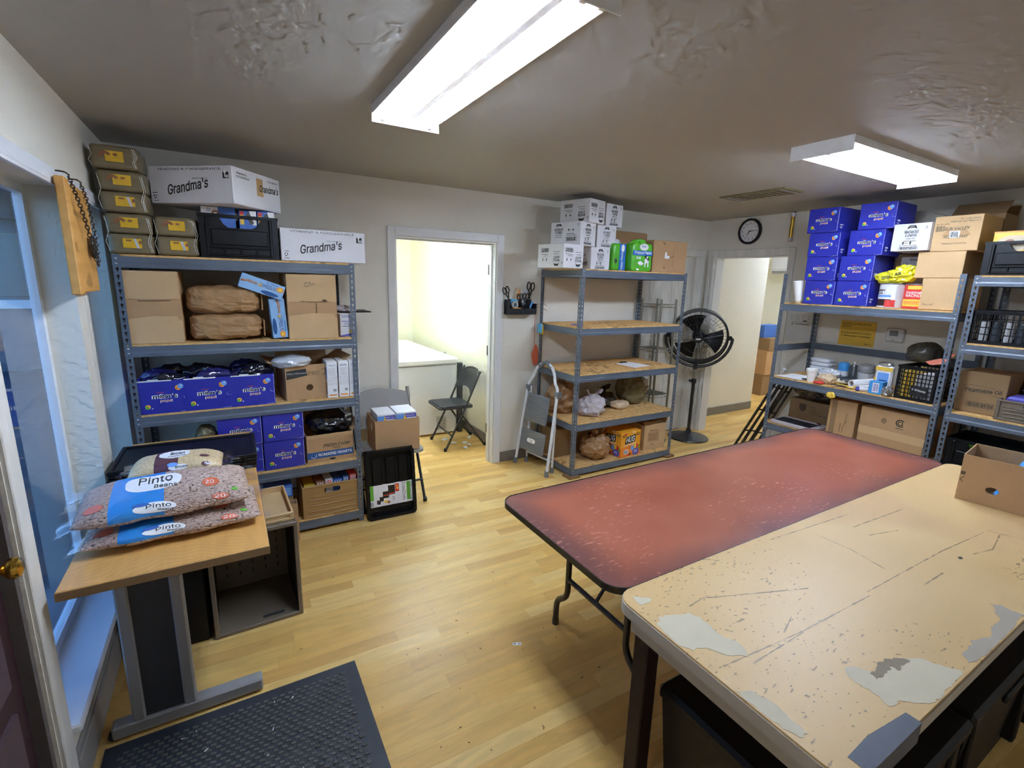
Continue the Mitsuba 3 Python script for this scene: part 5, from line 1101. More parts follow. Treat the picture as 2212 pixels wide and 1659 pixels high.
k.add('pole', lathe([(0, .06), (.019, .06), (.019, .66), (0, .66)], 20), 'black_metal', smooth=35); k.add('collar', lathe([(0, .64), (.027, .64), (.027, .69), (0, .69)], 20), 'black_plastic_soft', smooth=35); k.add('clamp_knob', mv(blob(.02, .014, .014, 2.4, 2), -.035, 0, .665), 'black_plastic_soft', smooth=True)
k.add('inner_pole', lathe([(0, .66), (.012, .66), (.012, .86), (0, .86)], 16), 'chrome', smooth=35); k.add('neck', box(-.022, -.02, .80, .022, .02, .88, .006), 'black_plastic_soft')
CZ, FR = 1.165, .288
k.add('yoke', tube([(.345 * math.cos(a), .0, CZ + .335 * math.sin(a)) for a in np.radians(np.linspace(180, 360, 33))], .016, 10), 'black_metal', smooth=40)
H = np.eye(4); H[:3, 3] = (0, 0, CZ); H = H @ rotation_matrix(math.radians(12), (1, 0, 0))
k.add('rim_ring', xf(rot(lathe([(FR, -.055), (FR + .018, -.05), (FR + .020, .05), (FR, .055), (FR - .006, .0), (FR, -.055)], 56), 90, (1, 0, 0)), H), 'black_metal', smooth=40)
for s in (-1, 1): k.add('pivot_knob', xf(mv(blob(.022, .02, .024, 2.4, 2), s * (FR + .035), 0, 0), H), 'black_plastic_soft', smooth=True)
def ring_y(r, y, th, n=48): return tube([(r * math.cos(a), y, r * math.sin(a)) for a in np.linspace(0, 2 * np.pi, n + 1)[:-1]], th, 6, closed=True)
def cage(y, bulge): return [tube([(r * math.cos(a), y + bulge * (1 - (r / FR) ** 2), r * math.sin(a)) for r in (.055, .12, .2, .27, FR)], .0014, 4) for a in np.linspace(0, 2 * np.pi, 45)[:-1]]
k.add('front_grille', xf(cat(cage(-.05, -.045) + [ring_y(.17, -.083, .0018), ring_y(.24, -.068, .0018)]), H), 'black_metal', kind='stuff'); k.add('rear_grille', xf(cat(cage(.05, .05) + [ring_y(.17, .083, .0018)]), H), 'black_metal', kind='stuff')
for i in range(8):
    a = i * math.pi / 4 + .2
    if i % 2 == 0: k.add('spoke', xf(tube([(.05 * math.cos(a), -.092, .05 * math.sin(a)), (FR * math.cos(a), -.05, FR * math.sin(a))], .003, 6), H), 'black_metal')
k.add('badge_disc', xf(rot(lathe([(0, 0), (.048, 0), (.045, .012), (0, .014)], 28), 90, (1, 0, 0)).apply_translation((0, -.092, 0)), H), 'black_plastic_soft', smooth=35); k.add('badge', xf(box(-.028, -.1075, -.008, .022, -.105, .010, .001), H), 'label_silver')
k.add('motor', xf(rot(lathe([(0, -.12), (.05, -.115), (.065, -.07), (.065, -.02), (.03, 0), (.03, .06), (0, .06)], 28), 90, (1, 0, 0)), H), 'black_plastic_soft', smooth=35)
for b in range(3):
    a0 = math.radians(90 + 120 * b + 25); v = []
    for r in np.linspace(.04, .255, 9):
        for t in np.linspace(-1, 1, 7):
            wd = .55 * (r / .255) ** .2 * (.62 if r < .06 else 1); a = a0 + t * wd - .5 * (r - .04)
            v.append([r * math.cos(a), -.02 + .035 * t * (1 - .3 * r / .255), r * math.sin(a)])
    f = grid_faces(9, 7); k.add('blade', xf(tri(v, f), H), 'black_plastic', smooth=True)
k.add('power_cord', xf(tube(bend([(.02, .10, -.02), (.13, .12, -.05), (.16, .12, -.14), (.08, .13, -.17), (.05, .12, -.12), (.10, .14, -.10)], .03), .004, 6), H), 'black_plastic_soft', smooth=40)
k.place('pedestal_fan', 'black pedestal fan between the middle shelving and the far doorway', 'fan', frame(-.34, -.29, 0, -50))
# clock, fly trap, vent, poster, sign, thermostat on the right wall and ceiling
k = Kit(); R_ = .13; WallR = lambda y, z: np.array([[0, 0, -1, 0], [-1, 0, 0, y], [0, 1, 0, z], [0, 0, 0, 1.0]])   # local x to the right, y up, z into the room
k.add('rim', lathe([(R_ - .022, 0), (R_, 0), (R_, .022), (R_ - .008, .032), (R_ - .022, .026), (R_ - .022, 0)], 48), 'black_plastic_soft', smooth=35); k.add('dial', lathe([(0, .0), (R_ - .02, 0), (R_ - .02, .012), (0, .012)], 48), 'white_paper')
P = Print(k, frame(0, 0, .0121))
for n_ in range(1, 13): P.text('ink', str(n_), .084 * math.sin(n_ * math.pi / 6), .084 * math.cos(n_ * math.pi / 6) - .010, .021, name='numerals')
P.done()
def hand(a, L, wd, z): return xf(prism([(-wd, -.012), (wd, -.012), (wd * .8, L * .6), (0, L), (-wd * .8, L * .6)], .001), frame(0, 0, z, -a))
k.add('hour_hand', hand(217, .058, .0042, .016), 'ink'); k.add('minute_hand', hand(84, .088, .003, .018), 'ink'); k.add('second_hand', hand(252, .085, .001, .020), 'label_silver'); k.add('hub', lathe([(0, .015), (.006, .015), (.006, .022), (0, .022)], 14), 'ink')
k.place('wall_clock', 'round black-rimmed wall clock above the far doorway', 'clock', WallR(-.527, 2.282))
k = Kit(); k.add('tube', lathe([(0, .03), (.017, .03), (.017, .24), (0, .24)], 18), 'gold', smooth=35); k.add('end_cap', lathe([(0, 0), (.022, 0), (.021, .035), (0, .035)], 18), 'white_bag'); k.add('end_cap', lathe([(0, .225), (.024, .225), (.026, .262), (0, .262)], 18), 'white_bag')
k.add('hook', tube([(0, 0, .262), (0, .008, .272), (.0, .03, .272)], .003, 6), 'black_metal'); k.place('fly_trap', 'gold sticky fly trap tube hanging on the wall right of the clock', 'fly trap', frame(-.045, -.99, 2.155, -90))
k = Kit(); k.add('frame', tri(*(lambda m: (m.vertices, m.faces))(prism(Polygon(sbox(-1.225, -1.60, -.97, -1.05), [sbox(-1.20, -1.575, -.995, -1.075).exterior.coords]), .012, ZC - .012))), 'olive_bag')
for i in range(9): k.add('louver', rot(box(-1.20, -1.57 + .056 * i, ZC - .012, -.995, -1.535 + .056 * i, ZC - .009), 18, (1, 0, 0), (0, -1.55 + .056 * i, ZC - .01)), 'label_silver' if i in (0, 8) else 'olive_bag')
k.add('duct', box(-1.20, -1.575, ZC - .002, -.995, -1.075, ZC - .0005), 'black_plastic_soft'); k.place('ceiling_vent', 'dirty metal air vent in the ceiling in front of the clock', 'vent')
k = Kit(); k.add('sheet', box(0, .0, 0, .285, .004, .215), 'sign_yellow'); P = Print(k, face('front', .285, .004, .215)); P.text('ink_brown', 'During the operation, turn the', .015, .185, .012, 'l', True, .15, width=.23).text('ink_brown', 'AC unit on', .015, .165, .012, 'l', True, .15).text('ink_brown', '2) It is produce on the tables', .015, .105, .013, 'l', True, width=.24).text('ink_brown', 'In Warehouse or donations.', .015, .078, .013, 'l', True, width=.24).text('ink_brown', 'Thanks', .21, .015, .012, 'l', True, .15).done()
k.place('yellow_sign', 'yellow paper notice taped to the right wall behind the shelving', 'sign', RW(-1.545, -.005, 1.225))
k = Kit(); k.add('housing', box(0, .0, 0, .13, .03, .11, .008), 'thermo'); P = Print(k, face('front', .13, .03, .11)); P.rect('screen_grey', .03, .05, .09, .095, name='display').rect('ink', .05, .012, .07, .017, name='button').done(); k.place('thermostat', 'pale wall thermostat with a grey display right of the yellow notice', 'thermostat', RW(-1.915, -.031, 1.292))
k = Kit(); k.add('board', box(0, 0, 0, .25, .004, .27), 'thermo'); P = Print(k, face('front', .25, .004, .27)); P.text('ink', 'TEXARKANA', .075, .165, .014, 'l', width=.15).ring('ink', .055, .172, .007, .010, name='printed_mark').rect('ink_soft', .01, .19, .24, .192)
for i in range(4):
    for j in range(2): P.rect('ink_soft', .03 + .055 * i, .22 + .025 * j, .045 + .055 * i, .224 + .025 * j)
P.rect('ink', .15, .198, .19, .208).done(); k.place('poster', 'pale printed poster on the right wall beside the far doorway', 'poster', RW(-1.055, -.005, 1.20))

# ------------------------------------------------------------------ right wall shelving: top board
g = 'goods on the top board of the right wall shelving'
k = Kit(); k.add('stack', lathe([(0, .012), (.027, .012), (.040, .185), (.037, .186), (.034, .17), (0, .17)], 24), 'foam_cup', smooth=35); k.add('core', lathe([(0, 0), (.030, 0), (.031, .02), (0, .02)], 20), 'beige_bag')
k.place('cup_stack', 'white cone of stacked cups at the left end of the right wall shelf', 'cups', frame(-.57, -1.455, 1.588, 0, -4, -8))
mac_up.place('pasta_carton', 'white pasta carton standing alone between the blue boxes and a tan carton', 'carton', RW(-2.078, -.605, 1.989, -3))
k = carton(.20, .22, .40, 'card_dark'); P = Print(k, face('front', .2, .22, .4)); P.rect('white_paper', .03, .265, .17, .375, name='label').text('ink', 'RAW', .11, .345, .016, bold=True, slant=.2).text('ink_soft', 'Macaroni with Beef', .10, .325, .009).rect('ink_soft', .05, .312, .15, .315, 1, 'label_print').rect('ink_soft', .06, .29, .14, .293, 1, 'label_print').done()
k.place('cardboard_box', 'dark carton with a white paper label behind the yellow bag', 'cardboard box', RW(-2.02, -.33, 1.588))
k = carton(.25, .33, .228, 'card_light'); P = Print(k, face('front', .25, .33, .228)); P.text('ink_brown', 'SUN VALLEY', .125, .135, .019, bold=True, slant=.2, width=.13).text('ink_brown', 'RICE COMPANY', .125, .085, .017, bold=True, slant=.2, width=.13).poly('card', [(.045, .10), (.075, .135), (.175, .135), (.205, .10)]).rect('white_paper', .09, .085, .145, .13, 1, 'label').text('ink_brown', 'PRODUCT OF U.S.A.', .125, .045, .010).bars('ink_brown', .012, .13, .06, .165, 12).text('ink_brown', 'ROUGH RICE', .012, .172, .008, 'l').text('ink_brown', '30 / 2 LBS. BAGS', .235, .20, .009, 'r').text('ink_brown', 'PREMIUM LONG GRAIN RICE', .24, .185, .008, 'r').bars('ink', .095, .09, .14, .125, 9, 2).done()
k.place('rice_carton', 'tan printed rice carton with a white sticker, top of the carton pile', 'carton', RW(-2.308, -.59, 1.9795, -1))
k = carton(.262, .33, .176, 'card_light'); k.place('cardboard_box', 'plain light cardboard carton in the middle of the pile under the rice carton', 'cardboard box', RW(-2.245, -.585, 1.803, -1))
k = carton(.225, .33, .213, 'card_light'); P = Print(k, face('front', .225, .33, .213)); P.line('ink_brown', [(.02, .025), (.03, .045), (.035, .03), (.045, .035), (.055, .028), (.065, .037), (.075, .03), (.085, .045)], .002, name='handwriting').done()
k.place('cardboard_box', 'light cardboard carton with handwriting, lowest of the pile beside the red can', 'cardboard box', RW(-2.30, -.585, 1.5885, -1))
k = open_carton(.30, .24, .26, 'card_dark', flaps=(('front', .14, -50), ('back', .12, 25), ('left', .11, 70))); k.place('cardboard_box', 'dark open carton with raised flaps behind the rice carton', 'cardboard box', RW(-2.27, -.27, 1.979))
def can(front, parts):
    k = Kit(); k.add('body', lathe([(0, 0), (.076, 0), (.078, .004), (.078, .168), (.076, .172), (.072, .168), (0, .168)], 40), front, smooth=30)
    k.add('rim', lathe([(.074, .166), (.0795, .166), (.0795, .174), (.074, .174), (.074, .166)], 40), 'can_metal', smooth=30)
    for name, mat, a0, a1, z0, z1 in parts:
        a = np.radians(np.linspace(a0, a1, 16)); v = [[.0785 * math.sin(t), -.0785 * math.cos(t), z] for t in a for z in (z0, z1)]
        m = tri(v, grid_faces(16, 2)); k.add(name, m, mat, smooth=True)
    return k
def onc(k, s, h, a, z, mat, bold=True):
    m = text(s, h, bold); v = np.array(m.vertices); v[:, 0] -= v[:, 0].max() / 2; r = .0788 + (v[:, 2] > .5) * .0004; t = math.radians(a) + v[:, 0] / .0785
    k.add('lettering', tri(np.c_[r * np.sin(t), -r * np.cos(t), z + v[:, 1]], m.faces), mat)
k = can('white_card', [('label_panel', 'maroon_door', -90, 20, .012, .06), ('label_panel', 'red_print', -5, 45, .005, .055), ('label_panel', 'sky_print', -50, 20, .075, .09), ('label_panel', 'label_silver', 40, 85, .01, .16)]); onc(k, 'CHERRY', .016, -40, .115, 'maroon_door'); onc(k, 'FILLING', .010, -40, .098, 'ink_soft')
k.place('food_can', 'large can with a white cherry filling label under the yellow bag', 'can', RW(-2.112, -.54, 1.5885))
k = can('red_print', [('label_panel', 'yellow_print', -55, 45, .015, .065), ('label_panel', 'orange_print', -40, 30, .03, .055), ('label_panel', 'yellow_print', -30, 40, .135, .160)]); onc(k, 'Gourmet', .017, 0, .105, 'white_print'); onc(k, 'NACHO', .019, 0, .082, 'white_print')
k.place('food_can', 'large red can of nacho cheese between the white can and the carton', 'can', RW(-2.262, -.52, 1.5885))
k = Kit(); k.add('body', blob(.12, .075, .045, 2.2, 4, 3, .045, 14), 'yellow_bag', smooth=65); k.add('bag_handle', mv(blob(.05, .035, .05, 2.2, 3, 6, .04, 22), .06, 0, .045), 'yellow_bag', smooth=65)
k.add('lettering', cat([xf(mv(text('DOLLAR', .022, True), 0, 0, 0), frame(-.06, -.076, -.02, 0, 68, 0) @ rotation_matrix(.35, (0, 0, 1)) @ np.diag([1, 1, .001, 1]))]), 'ink'); k.place('plastic_bag', 'crumpled yellow plastic bag with black lettering on top of the two large cans', 'plastic bag', RW(-2.125, -.55, 1.808))

# ------------------------------------------------------------------ right wall shelving: the cluttered board
Z = .9385
def flat_sheet(pts, z, th=.001): return prism(pts, th, z)
for i, (dx, rz) in enumerate(((0, 0), (.012, 8), (-.01, -6))):
    solo('paper_sheet', ('white paper sheet, lowest of the loose papers beside the foam cup', 'white paper sheet, second of the loose papers beside the cup', 'white paper sheet, topmost of the loose papers beside the cup')[i], 'paper', xf(prism([(-.13, -.10), (.13, -.10), (.13, .10), (-.13, .10)], .0012), frame(-.47 + dx, -1.48, Z + .0015 * i, rz)), 'white_paper', group='loose papers by the cup')
solo('marker', 'short dark marker lying on the loose papers', 'marker', tube([(-.56, -1.575, Z + .010), (-.55, -1.615, Z + .010)], .006, 10), 'charcoal')
k = Kit(); k.add('body', lathe([(0, 0), (.026, 0), (.040, .098), (.043, .100), (.043, .112), (.038, .112), (.036, .10), (.024, .006), (0, .006)], 28), 'foam_cup', smooth=30); k.add('rim_band', lathe([(.041, .088), (.044, .09), (.0445, .098), (.041, .098)], 28), 'foam_cup', smooth=30)
k.place('foam_cup', 'white foam cup at the front of the cluttered board', 'cup', frame(-.575, -1.655, Z))
for i in range(5):
    solo('bag_packet', f'grey plastic packet, ' + ('lowest', 'second', 'third', 'fourth', 'topmost')[i] + ' of five stacked behind the foam cup', 'packet', mv(blob(.085, .085, .019, 5, 3, 20 + i, .008, 22), -.25, -1.575 - .004 * (i % 2), Z + .021 + .034 * i), 'clear_bag', smooth=25, group='stack of grey packets')
solo('plastic_bag', 'crumpled clear plastic bag right behind the foam cup', 'plastic bag', mv(blob(.10, .08, .05, 2.3, 4, 31, .05, 16, flat=-.048), -.38, -1.70, Z + .049), 'clear_bag', smooth=65)
solo('paper_bag', 'crumpled beige bag at the front right of the foam cup', 'paper bag', mv(blob(.06, .065, .038, 2.3, 3, 32, .03, 20, flat=-.036), -.53, -1.76, Z + .037), 'beige_bag', smooth=65)
k = Kit(); k.add('can', lathe([(0, 0), (.033, 0), (.033, .13), (.028, .142), (.014, .146), (0, .148)], 24), 'can_metal', smooth=30); k.add('nozzle', lathe([(0, .146), (.006, .146), (.006, .172), (0, .172)], 12), 'white_print'); k.place('spray_can', 'spray can with a white nozzle behind the blue-capped container', 'spray can', frame(-.20, -1.80, Z))
k = Kit(); k.add('body', lathe([(0, 0), (.036, 0), (.036, .10), (0, .10)], 24), 'clear_bag', smooth=30); k.add('cap', lathe([(0, .098), (.039, .098), (.039, .160), (.036, .165), (0, .165)], 28), 'blue_plastic', smooth=30); k.place('jar', 'clear container with a bright blue cap in the middle of the cluttered board', 'jar', frame(-.31, -1.77, Z))
k = Kit(); k.add('tub', lathe([(0, 0), (.052, 0), (.062, .10), (0, .10)], 28), 'clear_bag', smooth=30); k.add('lid', mv(blob(.064, .064, .045, 3, 3, 3, .01, 20), 0, 0, .125), 'grey_plastic', smooth=30); k.place('tub', 'clear tub with a rounded grey lid behind the rolled papers', 'tub', frame(-.22, -1.905, Z))
solo('wrapper', 'dark teal crumpled wrapper in front of the blue-capped container', 'wrapper', mv(blob(.09, .05, .03, 2.4, 3, 34, .03, 22, flat=-.028), -.36, -1.85, Z + .03), 'charcoal', smooth=65)
solo('wrapper', 'pale crumpled wrapper beside the rolled papers on the cluttered board', 'wrapper', mv(blob(.05, .06, .02, 2.4, 3, 35, .02, 26, flat=-.018), -.42, -1.815, Z + .02), 'bare_white', smooth=65)
def roll(p0, p1, r, lb):
    k = Kit(); p0, p1 = np.array(p0), np.array(p1); L = np.linalg.norm(p1 - p0); m = lathe([(r * .72, 0), (r, 0), (r, L), (r * .72, L), (r * .72, 0)], 24)
    A = trimesh.geometry.align_vectors([0, 0, 1], (p1 - p0) / L); A[:3, 3] = p0; k.add('sheet', xf(m, A), 'white_paper', smooth=35); k.add('inside_layer', xf(lathe([(r * .55, .004), (r * .62, .004), (r * .62, L - .004), (r * .55, L - .004), (r * .55, .004)], 20), A), 'white_bag', smooth=35)
    k.place('paper_roll', lb, 'roll of paper', group='rolled papers on the cluttered board')
roll((-.53, -1.945, Z + .034), (-.23, -2.07, Z + .05), .032, 'rolled white paper, the thicker and upper one on the cluttered board')
roll((-.55, -2.005, Z + .018), (-.28, -2.09, Z + .018), .016, 'rolled paper, the thin one under the thick roll')
k = Kit(); k.add('sheet', prism([(-.45, -1.75), (-.50, -1.73), (-.585, -1.99), (-.52, -2.02)], .001, Z + .006), 'yellow_print'); k.place('yellow_paper', 'yellow paper sheet lying at the front edge of the cluttered board', 'paper')
solo('pen', 'grey pen lying on the yellow paper', 'pen', tube([(-.585, -1.82, Z + .012), (-.575, -1.90, Z + .012), (-.572, -1.93, Z + .011)], [.005, .005, .002], 8), 'charcoal', smooth=40)
solo('wrapper', 'small red and silver wrapper in front of the foam cup', 'wrapper', mv(blob(.035, .04, .008, 2.5, 2, 38, .01, 40), -.60, -1.735, Z + .01), 'red_print', smooth=65)
k = Kit(); k.add('body', mv(box(0, 0, 0, .115, .05, .205, .012), 0, 0, 0), 'white_card'); P = Print(k, face('front', .115, .05, .205)); P.rect('yellow_print', .0, .165, .115, .195).rect('sky_print', .02, .05, .095, .15).rect('navy_print', .035, .03, .085, .095, 1).text('white_print', 'Wipes', .06, .06, .012, layer=3).rect('yellow_print', 0, .0, .012, .11).done()
k.add('foil_top', mv(blob(.05, .02, .022, 2.3, 2, 5, .012, 25), .057, .025, .212), 'foil', smooth=65); k.place('wipes_pack', 'white pack with blue and yellow print left of the black basket', 'pack', RW(-2.07, -.47, Z, 0))
k = Kit(); k.add('body', box(0, 0, 0, .09, .07, .095, .002), 'blue_plastic'); P = Print(k, face('front', .09, .07, .095)); P.rect('white_paper', .025, .012, .068, .085, name='label').bars('violet_print', .03, .018, .064, .08, 8).done(); k.place('small_box', 'small bright blue box with a barcode label left of the black basket', 'box', RW(-2.098, -.60, Z))
k = Kit(); k.add('body', tube([(-.60, -2.035, Z + .016), (-.56, -2.085, Z + .016)], .015, 14), 'white_card', smooth=40); k.add('cap', tube([(-.612, -2.02, Z + .016), (-.60, -2.035, Z + .016)], [.017, .017], 14), 'violet_print', smooth=40); k.place('glue_stick', 'white tube with a blue cap lying left of the blue box', 'tube')
solo('foil_ball', 'crinkled silver foil ball at the foot of the black basket', 'foil', mv(blob(.038, .036, .036, 2, 3, 40, .022, 40), -.595, -2.222, Z + .036), 'foil', smooth=15)
def basket(w, d, h, sp=.021, plate=True):
    k = Kit(); t = .004
    def gridwall(W):
        g_ = Polygon(sbox(0, 0, W, h)); n_ = int((W - .03) / sp); hs = []
        for i in range(n_):
            for j in range(int((h - .04) / (sp * 1.3))):
                x = .015 + (W - .03) * i / n_; z = .018 + (h - .04) * j / int((h - .04) / (sp * 1.3)); hs.append(sbox(x + .003, z + .003, x + (W - .03) / n_ - .003, z + (h - .04) / int((h - .04) / (sp * 1.3)) - .003))
        import shapely
        return g_.difference(shapely.union_all(hs))
    k.add('front_panel', xf(prism(gridwall(w), t), face('front', w, d, h, -t)), 'black_plastic'); k.add('back_panel', xf(prism(gridwall(w), t), np.array([[1, 0, 0, 0], [0, 0, -1, d], [0, 1, 0, 0], [0, 0, 0, 1.0]])), 'black_plastic')
    k.add('side_panel', xf(prism(gridwall(d), t), face('left', w, d, h, -t)), 'black_plastic'); k.add('side_panel', xf(prism(gridwall(d), t), face('right', w, d, h, -t)), 'black_plastic')
    k.add('bottom', box(t, t, 0, w - t, d - t, t), 'black_plastic'); k.add('rim', cat([box(-.004, -.005, h - .012, w + .004, .006, h), box(-.004, d - .006, h - .012, w + .004, d + .005, h), box(-.004, 0, h - .012, .006, d, h), box(w - .006, 0, h - .012, w + .004, d, h)]), 'black_plastic')
    if plate: k.add('name_plate', box(w * .40, -.004, h * .15, w * .86, .002, h * .42, .002), 'black_plastic_soft'); P = Print(k, face('front', w, d, h, .0045)); P.text('label_silver', '4 Wheels', w * .62, h * .30, .014, bold=True, slant=.2, deg=-6).done()
    return k
basket(.235, .30, .245).place('black_basket', 'black grid basket of yellow and white packs on the cluttered board', 'basket', RW(-2.262, -.59, Z, -2))
for i, (dx, hh, m_) in enumerate(((.02, .205, 'yellow_print'), (.062, .225, 'yellow_print'), (.105, .19, 'white_card'), (.148, .20, 'white_card'), (.188, .185, 'white_card'))):
    solo('basket_pack', ('yellow' if 'yellow' in m_ else 'white') + ' pack standing in the black grid basket, ' + ('first', 'second', 'third', 'fourth', 'fifth')[i] + ' from the left', 'pack', box(dx, .012, .006, dx + .036, .20, hh, .008), m_, RW(-2.262, -.58, Z), 'packs in the grid basket')
solo('cap', 'dark brown cap resting above the black basket', 'cap', xf(blob(.125, .11, .085, 2.2, 4, 41, .02, 8, flat=-.06), frame(-.30, -2.30, 1.255)), 'dark_bag', smooth=30)
solo('wrapper', 'orange torn paper wrapper under the dark cap', 'wrapper', xf(prism([(0, 0), (.06, .02), (.10, .10), (.08, .11), (.05, .05), (.03, .06), (-.05, .02), (-.02, .0)], .003), frame(-.42, -2.40, 1.19, -90, 60)), 'orange_plastic')
k = Kit(); k.add('tag', xf(blob(.010, .032, .026, 2.2, 3, 4, .012, 30), frame(-.633, -1.862, .868)), 'yellow_print', smooth=65); k.place('yellow_tag', 'crumpled yellow tag stuck on the beam under the cluttered board', 'tag')
solo('plastic_bag', 'black bag filling the gap under the cluttered board at the left', 'plastic bag', mv(blob(.16, .22, .075, 2.4, 4, 43, .04, 9), -.27, -1.60, .815), 'black_bag', smooth=65)
# lower board
k = carton(.42, .16, .19, 'card_dark'); P = Print(k, face('front', .42, .16, .19)); P.poly('ink_brown', [(.09, .15), (.15, .15), (.152, .10), (.12, .075), (.092, .10)], name='printed_mark').text('ink_brown', 'FARMS', .12, .115, .012, layer=2, bold=True)
for i in range(4): P.rect('ink_brown', .19, .135 - .022 * i, .19 + (.05, .06, .10, .16)[i], .139 - .022 * i)
P.done(); k.place('cardboard_box', 'dark cardboard carton with a shield print at the left of the lower board', 'cardboard box', RW(-1.345, -.27, .517))
k = Kit(); k.add('slab', box(0, 0, 0, .375, .25, .03, .004), 'white_bag'); k.add('keys', box(.02, .02, .03, .33, .17, .036, .003), 'black_plastic_soft'); k.add('cable', tube(bend([(.30, .20, .04), (.36, .16, .05), (.34, .05, .045), (.25, .08, .04)], .04), .004, 6), 'black_plastic_soft', smooth=40); k.place('keyboard', 'grey slab with a black keyboard at the front left of the lower board', 'keyboard', RW(-1.39, -.625, .517))
k = carton(.205, .45, .31, 'card'); P = Print(k, face('front', .205, .45, .31)); P.rect('card_dark', .02, .0, .06, .31).text('ink_brown', 'Fragile Glass', .14, .16, .012, deg=86).rect('ink_brown', .10, .05, .104, .13).rect('ink_brown', .12, .05, .123, .12).done(); k.place('cardboard_box', 'tall narrow cardboard carton in the middle of the lower board', 'cardboard box', RW(-1.828, -.56, .517))
k = carton(.425, .48, .31, 'card'); P = Print(k, face('front', .425, .48, .31)); P.ring('ink', .265, .235, .011, .017, name='printed_mark').ring('ink', .265, .235, .022, .029, 40, 320, name='printed_mark').rect('ink_soft', .24, .192, .29, .197).ell('card_dark', .16, .23, .018, .022).rect('card_light', .0, .10, .425, .16).done(); k.place('cardboard_box', 'wide cardboard carton with a round black mark at the right of the lower board', 'cardboard box', RW(-2.072, -.585, .517))

# ------------------------------------------------------------------ shelving at the right edge
crate(.42, .34, .205).place('black_crate', 'black plastic crate with yellow boxes on the shelving at the right edge', 'crate', RW(-2.60, -.605, 1.823))
k = carton(.34, .24, .26, 'yellow_print'); P = Print(k, face('front', .34, .24, .26)); P.ell('beige_bag', .10, .185, .085, .05).ell('bare_white', .11, .18, .055, .032, 1).ell('label_brown', .08, .20, .02, .01, 2).text('ink_brown', 'TORTILLA', .24, .22, .016, slant=.2).rect('orange_print', .0, .25, .34, .26).done(); k.place('food_box', 'yellow food box with a plate picture in the black crate at the right edge', 'food box', RW(-2.62, -.575, 1.8305, -1))
basket(.42, .36, .215, .03, False).place('black_basket', 'black grid basket on the second shelf at the right edge', 'basket', RW(-2.612, -.60, 1.388))
for i in range(6): solo('food_jar', f'dark packed jar behind the grid of the basket at the right edge, ' + ('first', 'second', 'third', 'fourth', 'fifth', 'sixth')[i], 'jar', mv(lathe([(0, 0), (.026, 0), (.026, .12), (.02, .135), (0, .135)], 16), .05 + .06 * i, .05, .006), 'steel_dark' if i % 2 else 'label_silver', RW(-2.615, -.59, 1.388), 'jars in the basket at the right edge', smooth=30)
k = carton(.245, .30, .275, 'card_dark'); P = Print(k, face('front', .245, .30, .275)); P.text('ink', 'Vegetable Oil', .13, .145, .022, bold=True, width=.19).line('ink', [(.02, .135), (.08, .142), (.15, .138), (.225, .125)], .0015).line('ink', [(.02, .18), (.08, .187), (.15, .182), (.225, .17)], .0015).outline('ink', .06, .04, .20, .075, .002).bars('ink', .065, .045, .195, .07, 18).done(); k.place('cardboard_box', 'cardboard vegetable oil carton on the third shelf at the right edge', 'cardboard box', RW(-2.595, -.53, .921, 1))
folding_crate(.34, .28, .13, 'dark_brown_plastic').place('folding_crate', 'brown slatted crate beside the vegetable oil carton, cut by the photo edge', 'crate', RW(-2.82, -.60, .921))
solo('food_pack', 'violet food pack lying on the brown slatted crate', 'pack', box(.03, .03, .10, .30, .22, .15, .012), 'violet_print', RW(-2.82, -.60, .921))
solo('plastic_bag', 'dark bag behind the vegetable oil carton', 'plastic bag', mv(blob(.12, .25, .12, 2.4, 3, 47, .05, 9, flat=-.11), -.14, -2.85, 1.045), 'black_bag', smooth=65)
crate(.42, .34, .24).place('black_crate', 'black plastic crate on the low shelf behind the box on the tan table', 'crate', RW(-2.62, -.60, .501))
k = carton(.10, .12, .16, 'green_print'); k.place('food_box', 'small green box in the crate on the low shelf at the right edge', 'food box', RW(-2.66, -.50, .51))

# ------------------------------------------------------------------ the two folding tables
def wishbone(x, yl, yr, zt, r=.0145):
    """Pair of legs joined by rails: straight above, set outwards near the floor."""
    out = []
    for y0, y1 in ((yl, yl + .085), (yr, yr - .085)):
        out.append(('leg', tube(bend([(x, y0, zt), (x, y0, .20), (x, y1, .14), (x, y1, .0)], .05), r, 12)))
        out.append(('foot', mv(lathe([(0, 0), (.018, 0), (.017, .03), (0, .03)], 14), x, y1, 0)))
    out.append(('stretcher', tube([(x, yl, .30), (x, yr, .30)], .012, 10))); out.append(('hinge_bar', tube([(x, yl + .02, zt), (x, yr - .02, zt)], .011, 10)))
    out.append(('brace', tube(bend([(x, (yl + yr) / 2, .30), (x + (.16 if x < -2.5 else -.16), (yl + yr) / 2, .50), (x + (.30 if x < -2.5 else -.30), (yl + yr) / 2, zt)], .04), .008, 8)))
    return out
k = Kit()
RT = rrect(-3.835, -2.86, -1.36, -2.105, .075, 8)
k.add('table_top', prism(RT, .016, .744), 'red_laminate'); k.add('edge_band', prism(Polygon(RT).buffer(.0035).difference(Polygon(RT).buffer(-.001)), .024, .738), 'edge_black'); k.add('apron', cat([box(-3.70, -2.82, .706, -1.50, -2.80, .744), box(-3.70, -2.165, .706, -1.50, -2.145, .744)]), 'edge_black', kind='stuff')
for x in (-3.49, -1.70):
    for n_, m in wishbone(x, -2.19, -2.59, .725): k.add(n_, m, 'black_metal', smooth=40)
k.place('folding_table', 'worn red-topped folding table with black legs in the middle of the room', 'table')
k = Kit()
TT = Polygon(rrect(-3.850, -3.532, -1.36, -2.868, .06, 8))
k.add('table_top', prism(TT, .022, .746), 'tan_laminate'); k.add('edge_band', prism(TT.buffer(.003).difference(TT.buffer(-.002)), .034, .728), 'laminate_core')
